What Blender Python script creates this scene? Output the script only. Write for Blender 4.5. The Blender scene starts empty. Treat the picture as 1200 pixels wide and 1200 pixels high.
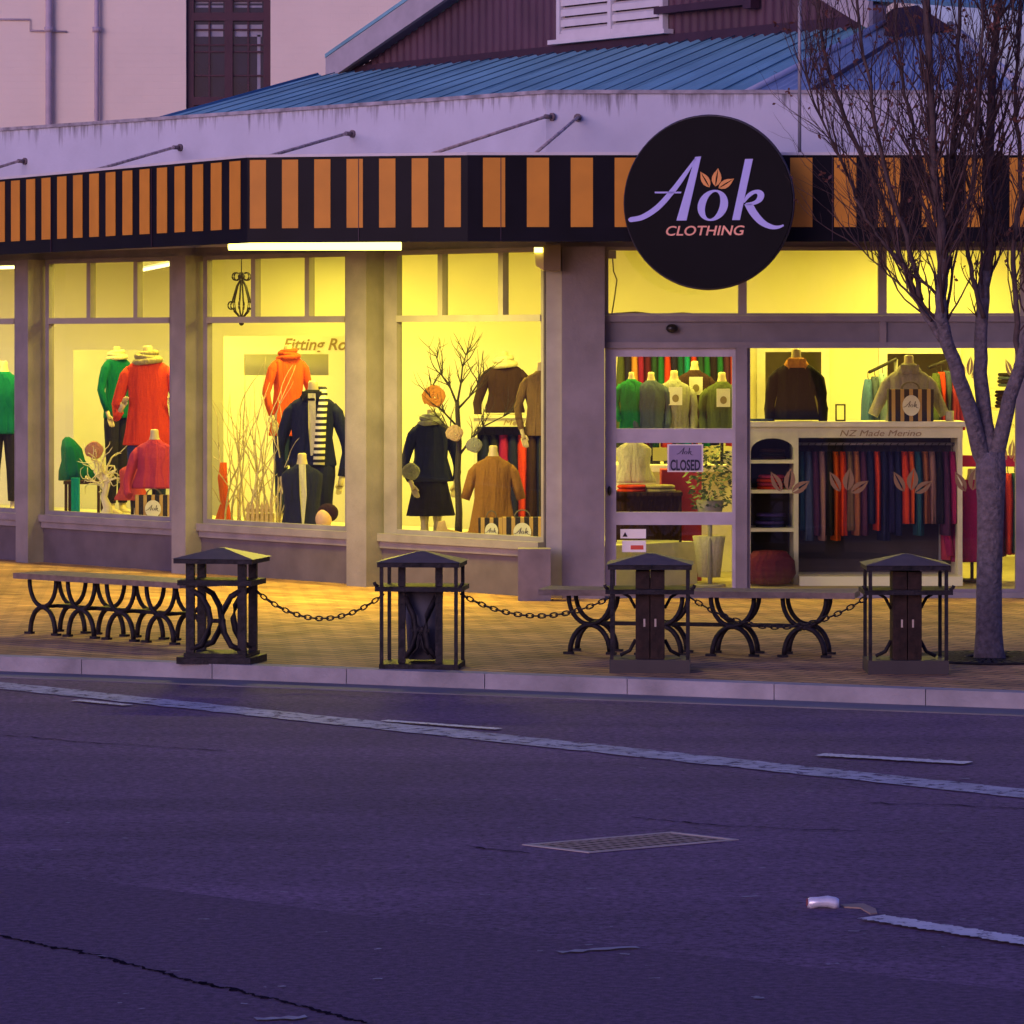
import bpy, bmesh, math, random
from mathutils import Vector, Matrix, noise
random.seed(7)
S = bpy.context.scene
COL = S.collection
R = math.radians
# ------------------------------------------------------------------ camera
F, HY, CH = 4600.0, 400.0, 2.1        # focal length and horizon row of the 1200 px photograph, camera height
cam = bpy.data.objects.new('camera', bpy.data.cameras.new('camera'))
COL.objects.link(cam); S.camera = cam
cam.location = (0, 0, CH); cam.rotation_euler = (R(90), 0, 0)
cam.data.sensor_width = 36; cam.data.lens = 36*F/1200
cam.data.shift_y = -(600-HY)/1200
cam.data.clip_start = 0.5; cam.data.clip_end = 5000
# ------------------------------------------------------------------ sky
w = bpy.data.worlds.new("World"); S.world = w; w.use_nodes = True
nt = w.node_tree; nt.nodes.clear()
sky = nt.nodes.new('ShaderNodeTexSky'); sky.sky_type = 'NISHITA'; sky.sun_disc = False
sky.sun_elevation = R(5); sky.sun_rotation = R(215); sky.air_density = 1.2; sky.ozone_density = 3.0; sky.dust_density = 1.5
tint = nt.nodes.new('ShaderNodeMix'); tint.data_type = 'RGBA'; tint.blend_type = 'MULTIPLY'
tint.inputs['Factor'].default_value = 1.0; tint.inputs['B'].default_value = (0.80, 0.58, 1.62, 1)
bg = nt.nodes.new('ShaderNodeBackground'); bg.inputs['Strength'].default_value = 0.12
out = nt.nodes.new('ShaderNodeOutputWorld')
nt.links.new(sky.outputs['Color'], tint.inputs['A']); nt.links.new(tint.outputs['Result'], bg.inputs['Color'])
nt.links.new(bg.outputs[0], out.inputs[0])
sun = bpy.data.objects.new('sun', bpy.data.lights.new('sun', 'SUN')); COL.objects.link(sun)
sun.data.energy = 0.62; sun.data.angle = R(40); sun.data.color = (0.93, 0.76, 0.96)
sun.rotation_euler = (R(80), 0, R(-35))
S.view_settings.view_transform = 'Standard'; S.view_settings.look = 'None'
S.view_settings.exposure = 0.9; S.view_settings.gamma = 1
S.render.engine = 'CYCLES'
S.cycles.max_bounces = 8; S.cycles.transparent_max_bounces = 16

# ------------------------------------------------------------------ measuring helpers
def sc(D): return F/D
def PX(px, D): return (px-600)/F*D
def PZ(py, D): return CH-(py-HY)/F*D
def P(px, py, D): return Vector((PX(px, D), D, PZ(py, D)))
K = Vector((0.28, 32.17, 0))                       # corner where the slanting window wall meets the door wall
ang = math.atan2(37.28-32.17, 0.28+4.376)
DW = Vector((-math.cos(ang), math.sin(ang), 0))    # along the window wall, away from the corner
NW = Vector((-math.sin(ang), -math.cos(ang), 0))   # out to the street
def uW(px, off=0.0):                               # distance along the window wall seen at column px
    k = (px-600)/F
    o = K+NW*off
    return (k*o.y-o.x)/(DW.x-k*DW.y)
def WP(u, off, z): 
    p = K+DW*u+NW*off; return Vector((p.x, p.y, z))
def wallD(px): return (K+DW*uW(px)).y

# ------------------------------------------------------------------ materials
M = {}
def mat(name, col, rough=0.7, metal=0.0, var=0.12, scale=6.0, bump=0.0, bscale=40.0, spec=0.4, sheen=0.0):
    if name in M: return M[name]
    m = bpy.data.materials.new(name); m.use_nodes = True; t = m.node_tree
    b = t.nodes['Principled BSDF']
    b.inputs['Roughness'].default_value = rough; b.inputs['Metallic'].default_value = metal
    b.inputs['Specular IOR Level'].default_value = spec
    if sheen: b.inputs['Sheen Weight'].default_value = sheen
    tc = t.nodes.new('ShaderNodeTexCoord')
    n = t.nodes.new('ShaderNodeTexNoise'); n.inputs['Scale'].default_value = scale; n.inputs['Detail'].default_value = 6
    t.links.new(tc.outputs['Object'], n.inputs['Vector'])
    r = t.nodes.new('ShaderNodeValToRGB')
    r.color_ramp.elements[0].position = 0.3; r.color_ramp.elements[1].position = 0.7
    r.color_ramp.elements[0].color = tuple(max(0, c*(1-var)) for c in col)+(1,)
    r.color_ramp.elements[1].color = tuple(min(1, c*(1+var)) for c in col)+(1,)
    t.links.new(n.outputs['Fac'], r.inputs['Fac']); t.links.new(r.outputs['Color'], b.inputs['Base Color'])
    if bump:
        n2 = t.nodes.new('ShaderNodeTexNoise'); n2.inputs['Scale'].default_value = bscale; n2.inputs['Detail'].default_value = 4
        bp = t.nodes.new('ShaderNodeBump'); bp.inputs['Strength'].default_value = bump; bp.inputs['Distance'].default_value = 0.02
        t.links.new(tc.outputs['Object'], n2.inputs['Vector']); t.links.new(n2.outputs['Fac'], bp.inputs['Height'])
        t.links.new(bp.outputs['Normal'], b.inputs['Normal'])
    M[name] = m; return m
def emit(name, col, strength):
    m = bpy.data.materials.new(name); m.use_nodes = True; t = m.node_tree; t.nodes.clear()
    e = t.nodes.new('ShaderNodeEmission'); e.inputs['Color'].default_value = col+(1,); e.inputs['Strength'].default_value = strength
    o = t.nodes.new('ShaderNodeOutputMaterial'); t.links.new(e.outputs[0], o.inputs[0]); M[name] = m; return m
def glass():
    m = bpy.data.materials.new('window glass'); m.use_nodes = True; t = m.node_tree; t.nodes.clear()
    tr = t.nodes.new('ShaderNodeBsdfTransparent'); tr.inputs['Color'].default_value = (0.97, 0.98, 0.96, 1)
    gl = t.nodes.new('ShaderNodeBsdfGlossy'); gl.inputs['Roughness'].default_value = 0.02
    lw = t.nodes.new('ShaderNodeLayerWeight'); pw = t.nodes.new('ShaderNodeMath'); pw.operation = 'POWER'; pw.inputs[1].default_value = 4; fr = t.nodes.new('ShaderNodeMath'); fr.operation = 'ADD'; fr.inputs[1].default_value = .05
    t.links.new(lw.outputs['Facing'], pw.inputs[0]); t.links.new(pw.outputs[0], fr.inputs[0])
    mx = t.nodes.new('ShaderNodeMixShader'); o = t.nodes.new('ShaderNodeOutputMaterial')
    t.links.new(fr.outputs[0], mx.inputs[0]); t.links.new(tr.outputs[0], mx.inputs[1]); t.links.new(gl.outputs[0], mx.inputs[2])
    t.links.new(mx.outputs[0], o.inputs[0]); M['glass'] = m; return m
GLASS = glass()
def ntools(m): return m.node_tree, m.node_tree.nodes['Principled BSDF']

def asphalt_mat():
    m = mat('asphalt', (0.150, 0.080, 0.125), 0.85, var=0.18, scale=0.45, bump=0.0, spec=0.35)
    t, b = ntools(m); L = t.links
    tc = t.nodes.new('ShaderNodeTexCoord')
    base = b.inputs['Base Color'].links[0].from_socket
    g = t.nodes.new('ShaderNodeTexNoise'); g.inputs['Scale'].default_value = 28; g.inputs['Detail'].default_value = 8; g.inputs['Roughness'].default_value = .8
    L.new(tc.outputs['Object'], g.inputs['Vector'])
    gr = t.nodes.new('ShaderNodeMapRange'); gr.inputs['From Min'].default_value = .35; gr.inputs['From Max'].default_value = .65
    gr.inputs['To Min'].default_value = .30; gr.inputs['To Max'].default_value = 1.75
    L.new(g.outputs['Fac'], gr.inputs['Value'])
    mx = t.nodes.new('ShaderNodeMix'); mx.data_type = 'RGBA'; mx.blend_type = 'MULTIPLY'; mx.inputs['Factor'].default_value = 1
    L.new(base, mx.inputs['A']); L.new(gr.outputs[0], mx.inputs['B'])
    # tyre-polished streaks stretched along the road
    mp = t.nodes.new('ShaderNodeMapping'); mp.inputs['Rotation'].default_value = (0, 0, R(22)); mp.inputs['Scale'].default_value = (0.12, 1.1, 1)
    s = t.nodes.new('ShaderNodeTexNoise'); s.inputs['Scale'].default_value = 1.6; s.inputs['Detail'].default_value = 5
    L.new(tc.outputs['Object'], mp.inputs['Vector']); L.new(mp.outputs[0], s.inputs['Vector'])
    sr = t.nodes.new('ShaderNodeMapRange'); sr.inputs['From Min'].default_value = .3; sr.inputs['From Max'].default_value = .7
    sr.inputs['To Min'].default_value = .80; sr.inputs['To Max'].default_value = 1.18
    L.new(s.outputs['Fac'], sr.inputs['Value'])
    m2 = t.nodes.new('ShaderNodeMix'); m2.data_type = 'RGBA'; m2.blend_type = 'MULTIPLY'; m2.inputs['Factor'].default_value = 1
    L.new(mx.outputs['Result'], m2.inputs['A']); L.new(sr.outputs[0], m2.inputs['B'])
    # pale chips of stone
    v = t.nodes.new('ShaderNodeTexVoronoi'); v.inputs['Scale'].default_value = 9; v.inputs['Randomness'].default_value = 1
    L.new(tc.outputs['Object'], v.inputs['Vector'])
    lt = t.nodes.new('ShaderNodeMath'); lt.operation = 'LESS_THAN'; lt.inputs[1].default_value = 0.07
    L.new(v.outputs['Distance'], lt.inputs[0])
    m3 = t.nodes.new('ShaderNodeMix'); m3.data_type = 'RGBA'; m3.inputs['B'].default_value = (.2, .19, .2, 1)
    L.new(lt.outputs[0], m3.inputs['Factor']); L.new(m2.outputs['Result'], m3.inputs['A'])
    L.new(m3.outputs['Result'], b.inputs['Base Color'])
    bp = t.nodes.new('ShaderNodeBump'); bp.inputs['Strength'].default_value = .5; bp.inputs['Distance'].default_value = .01
    L.new(g.outputs['Fac'], bp.inputs['Height']); L.new(bp.outputs[0], b.inputs['Normal'])
    return m
def paver_mat():
    m = mat('clay pavers', (0.3, 0.2, 0.12), 0.8, spec=.3)
    t, b = ntools(m); L = t.links
    tc = t.nodes.new('ShaderNodeTexCoord'); mp = t.nodes.new('ShaderNodeMapping'); mp.inputs['Rotation'].default_value = (0, 0, R(40))
    br = t.nodes.new('ShaderNodeTexBrick'); br.inputs['Scale'].default_value = 1.0
    br.inputs['Brick Width'].default_value = .24; br.inputs['Row Height'].default_value = .12; br.inputs['Mortar Size'].default_value = .008
    br.inputs['Color1'].default_value = (0.60, 0.33, 0.12, 1); br.inputs['Color2'].default_value = (0.42, 0.21, 0.08, 1); br.inputs['Mortar'].default_value = (.07, .055, .05, 1)
    L.new(tc.outputs['Object'], mp.inputs[0]); L.new(mp.outputs[0], br.inputs['Vector'])
    n = t.nodes.new('ShaderNodeTexNoise'); n.inputs['Scale'].default_value = 2.2; n.inputs['Detail'].default_value = 7
    L.new(tc.outputs['Object'], n.inputs['Vector'])
    mr = t.nodes.new('ShaderNodeMapRange'); mr.inputs['From Min'].default_value = .3; mr.inputs['From Max'].default_value = .7; mr.inputs['To Min'].default_value = .6; mr.inputs['To Max'].default_value = 1.3
    L.new(n.outputs['Fac'], mr.inputs['Value'])
    mx = t.nodes.new('ShaderNodeMix'); mx.data_type = 'RGBA'; mx.blend_type = 'MULTIPLY'; mx.inputs['Factor'].default_value = 1
    L.new(br.outputs['Color'], mx.inputs['A']); L.new(mr.outputs[0], mx.inputs['B']); L.new(mx.outputs['Result'], b.inputs['Base Color'])
    bp = t.nodes.new('ShaderNodeBump'); bp.inputs['Strength'].default_value = .5; bp.inputs['Distance'].default_value = .01; bp.invert = True
    L.new(br.outputs['Fac'], bp.inputs['Height']); L.new(bp.outputs[0], b.inputs['Normal'])
    return m
def plaster_mat():
    m = mat('painted blockwork', (0.84, 0.73, 0.58), 0.85, var=.05, scale=1.0)
    t, b = ntools(m); L = t.links
    tc = t.nodes.new('ShaderNodeTexCoord'); sx = t.nodes.new('ShaderNodeSeparateXYZ'); cx = t.nodes.new('ShaderNodeCombineXYZ')
    L.new(tc.outputs['Object'], sx.inputs[0]); L.new(sx.outputs['X'], cx.inputs['X']); L.new(sx.outputs['Z'], cx.inputs['Y'])
    br = t.nodes.new('ShaderNodeTexBrick'); br.inputs['Scale'].default_value = 1; br.inputs['Brick Width'].default_value = .23; br.inputs['Row Height'].default_value = .085; br.inputs['Mortar Size'].default_value = .008
    L.new(cx.outputs[0], br.inputs['Vector'])
    bp = t.nodes.new('ShaderNodeBump'); bp.inputs['Strength'].default_value = .35; bp.inputs['Distance'].default_value = .006; bp.invert = True
    L.new(br.outputs['Fac'], bp.inputs['Height']); L.new(bp.outputs[0], b.inputs['Normal'])
    return m
def stained_mat():
    m = mat('stained white render', (0.60, 0.60, 0.66), 0.8, var=.06, scale=2.5, bump=.15, bscale=25)
    t, b = ntools(m); L = t.links
    base = b.inputs['Base Color'].links[0].from_socket
    tc = t.nodes.new('ShaderNodeTexCoord'); mp = t.nodes.new('ShaderNodeMapping'); mp.inputs['Scale'].default_value = (7, 7, .55)
    n = t.nodes.new('ShaderNodeTexNoise'); n.inputs['Scale'].default_value = 1.6; n.inputs['Detail'].default_value = 8; n.inputs['Roughness'].default_value = .7
    L.new(tc.outputs['Object'], mp.inputs[0]); L.new(mp.outputs[0], n.inputs['Vector'])
    sx = t.nodes.new('ShaderNodeSeparateXYZ'); L.new(tc.outputs['Object'], sx.inputs[0])
    zr = t.nodes.new('ShaderNodeMapRange'); zr.inputs['From Min'].default_value = 3.80; zr.inputs['From Max'].default_value = 4.12
    zr.inputs['To Min'].default_value = 0; zr.inputs['To Max'].default_value = .30
    L.new(sx.outputs['Z'], zr.inputs['Value'])
    ad = t.nodes.new('ShaderNodeMath'); ad.operation = 'ADD'; L.new(n.outputs['Fac'], ad.inputs[0]); L.new(zr.outputs[0], ad.inputs[1])
    st = t.nodes.new('ShaderNodeMapRange'); st.inputs['From Min'].default_value = .74; st.inputs['From Max'].default_value = .92; st.inputs['To Max'].default_value = .8
    L.new(ad.outputs[0], st.inputs['Value'])
    mx = t.nodes.new('ShaderNodeMix'); mx.data_type = 'RGBA'; mx.inputs['B'].default_value = (.12, .1, .1, 1)
    L.new(st.outputs[0], mx.inputs['Factor']); L.new(base, mx.inputs['A']); L.new(mx.outputs['Result'], b.inputs['Base Color'])
    return m
ASPH, PAVE, PLAST, STAIN = asphalt_mat(), paver_mat(), plaster_mat(), stained_mat()
CREAM = mat('cream interior paint', (0.82, 0.78, 0.52), .7, var=.03, scale=1.5)
KHAKI = mat('khaki interior paint', (0.50, 0.47, 0.33), .7, var=.05)
POST = mat('grey lilac joinery paint', (0.21, 0.185, 0.20), .6, var=.18, scale=3.5, bump=.12)
FRAME = mat('mullion paint', (0.30, 0.27, 0.24), .5, var=.08)
PLINTH = mat('dark plinth paint', (0.10, 0.08, 0.10), .6, var=.2, scale=4)
BLACKV = mat('black valance sheet', (0.006, 0.005, 0.009), .5, var=.3, scale=3, spec=.12)
ORANGE = mat('orange valance stripe', (0.66, 0.27, 0.02), .6, var=.08, scale=4)
BLUEROOF = mat('blue painted roofing iron', (0.17, 0.38, 0.44), .6, var=.22, scale=1.3)
LTROOF = mat('pale roofing iron', (0.26, 0.36, 0.48), .5, var=.1)
GABLE = mat('maroon corrugated cladding', (0.085, 0.04, 0.06), .6, var=.2, scale=2)
TRIM = mat('dark trim', (0.045, 0.02, 0.035), .6)
WHITEP = mat('white exterior paint', (0.66, 0.63, 0.62), .6, var=.06)
RUSTY = mat('rusty galvanised rod', (0.42, 0.33, 0.30), .6, var=.45, scale=18)
STEEL = mat('galvanised steel', (0.3, 0.29, 0.3), .5, .3)
IRON = mat('dark wrought iron', (0.016, 0.012, 0.014), .6, .0, var=.7, scale=16, bump=.4, spec=.25)
CAPM = mat('bronze cap paint', (0.12, 0.085, 0.045), .5, .15, var=.25, scale=9)
SKIN = mat('mannequin shell', (0.50, 0.40, 0.25), .4, var=.04)
WHITE = mat('white card', (0.8, 0.8, 0.78), .5, var=.03)
BARK = mat('smooth grey bark', (0.145, 0.115, 0.115), .9, var=.35, scale=26, bump=1.0, bscale=38)
TWIG = mat('dark twig', (0.075, 0.04, 0.035), .8, var=.25, scale=9)
KERBM = mat('kerb concrete', (0.33, 0.30, 0.30), .8, var=.30, scale=3, bump=.3)
PAINTM = mat('worn road paint', (0.62, 0.60, 0.58), .6, var=.1, scale=8)
WOOD = mat('pale wood', (0.42, 0.28, 0.13), .6, var=.2, scale=14)
FLOORM = mat('shop carpet', (0.30, 0.25, 0.16), .85, var=.1)
def cloth(name, col):
    if name in M: return M[name]
    m = mat(name, tuple(c*.72 for c in col), .9, var=.10, scale=60, spec=.12); t, b = m.node_tree, m.node_tree.nodes['Principled BSDF']
    tc = t.nodes.new('ShaderNodeTexCoord'); mp = t.nodes.new('ShaderNodeMapping'); mp.inputs['Scale'].default_value = (16, 16, 2.2)
    n = t.nodes.new('ShaderNodeTexNoise'); n.inputs['Scale'].default_value = 1; n.inputs['Detail'].default_value = 3; n.inputs['Distortion'].default_value = .6
    k = t.nodes.new('ShaderNodeTexNoise'); k.inputs['Scale'].default_value = 120
    b1_ = t.nodes.new('ShaderNodeBump'); b1_.inputs['Strength'].default_value = 1; b1_.inputs['Distance'].default_value = .032
    b2_ = t.nodes.new('ShaderNodeBump'); b2_.inputs['Strength'].default_value = .4; b2_.inputs['Distance'].default_value = .006
    t.links.new(tc.outputs['Object'], mp.inputs[0]); t.links.new(mp.outputs[0], n.inputs['Vector']); t.links.new(tc.outputs['Object'], k.inputs['Vector'])
    t.links.new(n.outputs['Fac'], b1_.inputs['Height']); t.links.new(k.outputs['Fac'], b2_.inputs['Height']); t.links.new(b1_.outputs[0], b2_.inputs['Normal']); t.links.new(b2_.outputs[0], b.inputs['Normal'])
    return m

# ------------------------------------------------------------------ object helpers
ORG = {}
def tag(o, label=None, cat=None, group=None, kind=None):
    if label: o['label'] = label
    if cat: o['category'] = cat
    if group: o['group'] = group
    if kind: o['kind'] = kind
    return o
def thing(name, label, cat, loc, group=None):
    o = bpy.data.objects.new(name, None); COL.objects.link(o); o.location = loc
    o.empty_display_size = .1; ORG[o] = Vector(loc)
    return tag(o, label, cat, group)
def obj(name, bm, m, parent=None, smooth=False):
    """bm holds world coordinates; a child keeps them relative to its thing's base"""
    if parent is not None:
        o0 = ORG[parent]
    else:
        xs = [v.co for v in bm.verts]
        o0 = Vector(((min(v.x for v in xs)+max(v.x for v in xs))/2, (min(v.y for v in xs)+max(v.y for v in xs))/2, min(v.z for v in xs)))
    bmesh.ops.translate(bm, verts=bm.verts, vec=-o0)
    me = bpy.data.meshes.new(name); bmesh.ops.recalc_face_normals(bm, faces=bm.faces)
    if smooth:
        for f in bm.faces: f.smooth = True
    bm.to_mesh(me); bm.free()
    for mm in (m if isinstance(m, (list, tuple)) else [m]): me.materials.append(mm)
    o = bpy.data.objects.new(name, me); COL.objects.link(o)
    if parent is not None: o.parent = parent
    else: o.location = o0
    ORG[o] = o0
    return o
def solo(name, bm, m, label, cat, group=None, smooth=False): return tag(obj(name, bm, m, None, smooth), label, cat, group)
def struct(name, bm, m):
    """ground sheets keep world coordinates so their textures lie true"""
    me = bpy.data.meshes.new(name); bmesh.ops.recalc_face_normals(bm, faces=bm.faces); bm.to_mesh(me); bm.free()
    for mm in (m if isinstance(m, (list, tuple)) else [m]): me.materials.append(mm)
    o = bpy.data.objects.new(name, me); COL.objects.link(o); o['kind'] = 'structure'; ORG[o] = Vector(); return o
B = bmesh.new
def obox(bm, o, ax, ay, az, mi=0):
    """box spanned by three edge vectors from corner o"""
    o, ax, ay, az = Vector(o), Vector(ax), Vector(ay), Vector(az)
    v = [bm.verts.new(o+ax*i+ay*j+az*k) for k in (0, 1) for j in (0, 1) for i in (0, 1)]
    for q in ((0,1,3,2),(4,5,7,6),(0,1,5,4),(2,3,7,6),(0,2,6,4),(1,3,7,5)):
        f = bm.faces.new([v[i] for i in q]); f.material_index = mi
def box(bm, x0, x1, y0, y1, z0, z1, mi=0): obox(bm, (x0,y0,z0), (x1-x0,0,0), (0,y1-y0,0), (0,0,z1-z0), mi)
def cbox(bm, c, sx, sy, sz, rz=0.0, mi=0):
    ax = Vector((math.cos(rz), math.sin(rz), 0)); ay = Vector((-math.sin(rz), math.cos(rz), 0))
    obox(bm, Vector(c)-ax*sx/2-ay*sy/2, ax*sx, ay*sy, Vector((0,0,sz)), mi)
def wbox(bm, u0, u1, o0, o1, z0, z1, mi=0): obox(bm, WP(u0, o0, z0), DW*(u1-u0), NW*(o1-o0), Vector((0,0,z1-z0)), mi)
def prism(bm, pts, vec, mi=0):
    a = [bm.verts.new(p) for p in pts]; b = [bm.verts.new(Vector(p)+Vector(vec)) for p in pts]; n = len(a)
    for f in (bm.faces.new(a), bm.faces.new(b[::-1])): f.material_index = mi
    for i in range(n):
        f = bm.faces.new((a[i], a[(i+1)%n], b[(i+1)%n], b[i])); f.material_index = mi
def tube(bm, pts, rad, n=6, mi=0, cap=True, ref=None):
    pts = [Vector(p) for p in pts]
    if not isinstance(rad, (list, tuple)): rad = [rad]*len(pts)
    rings = []
    for i, p in enumerate(pts):
        d = (pts[min(i+1, len(pts)-1)]-pts[max(i-1, 0)]).normalized()
        if ref is None: ref = Vector((0,0,1)) if abs(d.z) < .9 else Vector((1,0,0))
        a = d.cross(ref)
        if a.length < 1e-4: a = d.orthogonal()
        a.normalize(); b = d.cross(a)
        ref = -b if False else ref
        rings.append([bm.verts.new(p+(a*math.cos(2*math.pi*k/n)+b*math.sin(2*math.pi*k/n))*rad[i]) for k in range(n)])
    for r0, r1 in zip(rings, rings[1:]):
        for k in range(n):
            f = bm.faces.new((r0[k], r0[(k+1)%n], r1[(k+1)%n], r1[k])); f.material_index = mi; f.smooth = True
    if cap:
        for r in (rings[0], rings[-1][::-1]):
            f = bm.faces.new(r); f.material_index = mi
def loft(bm, rings, n=22, mi=0, fold=0.0, nf=9, ph=0.0, base=Vector((0,0,0)), rz=0.0, caps=True):
    """rings: (x, y, z, rx, ry) stacked elliptical sections; fold ripples the lower ones"""
    c, s = math.cos(rz), math.sin(rz); RR = []
    for i, (x, y, z, rx, ry) in enumerate(rings):
        row = []; t = i/(len(rings)-1)
        for k in range(n):
            a = 2*math.pi*k/n
            q = 1+fold*t*math.sin(nf*a+ph+t*1.3)+fold*.5*t*math.sin((nf*1.7)*a+ph*2)
            lx, ly = x+rx*q*math.cos(a), y+ry*q*math.sin(a)
            row.append(bm.verts.new(base+Vector((lx*c-ly*s, lx*s+ly*c, z))))
        RR.append(row)
    for r0, r1 in zip(RR, RR[1:]):
        for k in range(n):
            f = bm.faces.new((r0[k], r0[(k+1)%n], r1[(k+1)%n], r1[k])); f.material_index = mi; f.smooth = True
    if caps:
        for r in (RR[0], RR[-1][::-1]): bm.faces.new(r).material_index = mi
def sphere(bm, c, rx, ry, rz, mi=0, n=12):
    c = Vector(c)
    loft(bm, [(c.x, c.y, c.z+rz*math.cos(math.pi*(i+.05)/(n*.5+.1)), rx*math.sin(math.pi*(i+.05)/(n*.5+.1)), ry*math.sin(math.pi*(i+.05)/(n*.5+.1))) for i in range(n//2+1)], n=n, mi=mi)
def arc(c, ax, az, r0, r1, a0, a1, n=10):
    return [Vector(c)+Vector(ax)*r0*math.cos(a0+(a1-a0)*i/n)+Vector(az)*r1*math.sin(a0+(a1-a0)*i/n) for i in range(n+1)]
def textmesh(txt, origin, right, up, height, depth=.006, shear=0.0, fat=0.0, width=None, centre=False):
    """lettering as a bmesh in world coordinates"""
    c = bpy.data.curves.new('t', 'FONT'); c.body = txt; c.shear = shear; c.offset = fat; c.extrude = .5; c.resolution_u = 4
    o = bpy.data.objects.new('t', c); COL.objects.link(o)
    dg = bpy.context.evaluated_depsgraph_get(); me = bpy.data.meshes.new_from_object(o.evaluated_get(dg))
    bm = B(); bm.from_mesh(me)
    bpy.data.objects.remove(o); bpy.data.curves.remove(c); bpy.data.meshes.remove(me)
    xs = [v.co.x for v in bm.verts]; x0, x1 = min(xs), max(xs)
    sy = height/.70; sx = (width/(x1-x0)) if width else sy
    right, up = Vector(right).normalized(), Vector(up).normalized(); nrm = right.cross(up)
    for v in bm.verts:
        x = (v.co.x-(x0+x1)/2 if centre else v.co.x-x0)*sx
        v.co = Vector(origin)+right*x+up*v.co.y*sy+nrm*v.co.z*depth
    return bm

# ------------------------------------------------------------------ ground, road, kerb
RZ = -0.10
bm = B(); v = [bm.verts.new(p) for p in ((-1500,-60,RZ),(1500,-60,RZ),(1500,2500,RZ),(-1500,2500,RZ))]; bm.faces.new(v)
struct('road', bm, ASPH)
k0, k1 = Vector((-3.4, 26.1, 0)), Vector((3.06, 23.4, 0)); kd = (k1-k0).normalized(); kn = Vector((-kd.y, kd.x, 0))
a, b_ = k0-kd*60, k1+kd*60
bm = B(); ai, bi = a+kn*.16, b_+kn*.16
prism(bm, [ai+Vector((0,0,RZ-.1)), bi+Vector((0,0,RZ-.1)), bi+kn*90+Vector((0,0,RZ-.1)), ai+kn*90+Vector((0,0,RZ-.1))], (0,0,-RZ+.1))
struct('pavement', bm, PAVE)
bm = B()
nk = 132
for i in range(nk):
    p = a+(b_-a)*(i/nk); q = a+(b_-a)*((i+.994)/nk)
    obox(bm, p+Vector((0,0,RZ-.1)), q-p, kn*.155, Vector((0,0,-RZ+.1+.004)))
struct('kerb', bm, KERBM)
bm = B(); obox(bm, a-kn*.38+Vector((0,0,RZ-.05)), b_-a, kn*.378, Vector((0,0,.058)))
struct('gutter', bm, mat('gutter concrete', (.17,.16,.165), .8, var=.2, scale=2))

def G(px, py, z=RZ):                                # point on the road seen at a pixel
    D = F*(CH-z)/(py-HY); return Vector((PX(px, D), D, z))
def ragged(bm, p, q, wid, n, z, rough=.12, mi=0):
    """flat strip with an uneven edge, for paint, cracks and the trail band"""
    d = (q-p); nn = Vector((-d.y, d.x, 0)).normalized(); L = []; Rr = []
    for i in range(n+1):
        c = p+d*i/n; c.z = z
        L.append(bm.verts.new(c+nn*wid*(.5+random.uniform(-rough, rough)))); Rr.append(bm.verts.new(c-nn*wid*(.5+random.uniform(-rough, rough))))
    for i in range(n): bm.faces.new((L[i], L[i+1], Rr[i+1], Rr[i])).material_index = mi
def patchy_alpha(m, thr, scale):
    t = m.node_tree; b = t.nodes['Principled BSDF']; tc = t.nodes.new('ShaderNodeTexCoord'); n = t.nodes.new('ShaderNodeTexNoise'); n.inputs['Scale'].default_value = scale; n.inputs['Detail'].default_value = 9; n.inputs['Roughness'].default_value = .75
    mr = t.nodes.new('ShaderNodeMapRange'); mr.inputs['From Min'].default_value = thr-.06; mr.inputs['From Max'].default_value = thr+.06
    t.links.new(tc.outputs['Object'], n.inputs['Vector']); t.links.new(n.outputs['Fac'], mr.inputs['Value']); t.links.new(mr.outputs[0], b.inputs['Alpha']); return m
patchy_alpha(PAINTM, .40, 16)
bm = B(); ragged(bm, G(-500, 751), G(1700, 984), .30, 160, RZ+.006, .05)  # pale band of a passing light trail, drawn as a flat coloured strip
struct('light_trail_band', bm, patchy_alpha(mat('light trail colour', (.42,.41,.43), .7, var=.22, scale=7), .43, 12))
bm = B()
for (x0,y0,x1,y1,wd) in ((960,886,1135,896,.13),(450,846,585,856,.08),(88,822,150,828,.08),(1020,1077,1235,1111,.14),(-330,797,-160,808,.1)):
    ragged(bm, G(x0,y0), G(x1,y1), wd, 60, RZ+.010, .09)
struct('lane_markings', bm, PAINTM)
bm = B(); ragged(bm, G(655,1118), G(747,1112), .035, 8, RZ+.008, .5)
ragged(bm, G(300,1197), G(360,1194), .05, 6, RZ+.008, .4)
ragged(bm, G(870,1053), G(888,1052), .02, 4, RZ+.008, .4)
for _ in range(46):
    x, y = random.uniform(20, 1180), random.uniform(870, 1190)
    ragged(bm, G(x, y), G(x+random.uniform(4, 16), y+random.uniform(-1, 1)), random.uniform(.006, .016), 3, RZ+.008, .5)
struct('road_scuffs', bm, mat('paint scuffs', (.30,.28,.29), .7, var=.3, scale=10))
TAR = mat('tar crack filler', (.022,.016,.022), .95, var=.3, scale=6, spec=.0)
bm = B()
def crack(pts, wd, n=14):
    for (x0,y0),(x1,y1) in zip(pts, pts[1:]):
        p, q = G(x0,y0), G(x1,y1)
        last = p
        for i in range(1, n+1):
            c = p.lerp(q, i/n)+(Vector((0, random.uniform(-.03,.03), 0)) if i < n else Vector())
            ragged(bm, last, c, wd*random.uniform(.5,1.5), 2, RZ+.004+random.uniform(0,.001), .4); last = c
crack([(-40,1090),(110,1120),(215,1148),(330,1174),(430,1200)], .017, 26)
crack([(545,992),(620,1001)], .012, 6); crack([(740,958),(840,968),(1010,975)], .010, 10)
crack([(-20,860),(120,872),(260,880)], .012, 10); crack([(1020,942),(1110,944),(1240,950)], .012, 8)
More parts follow.
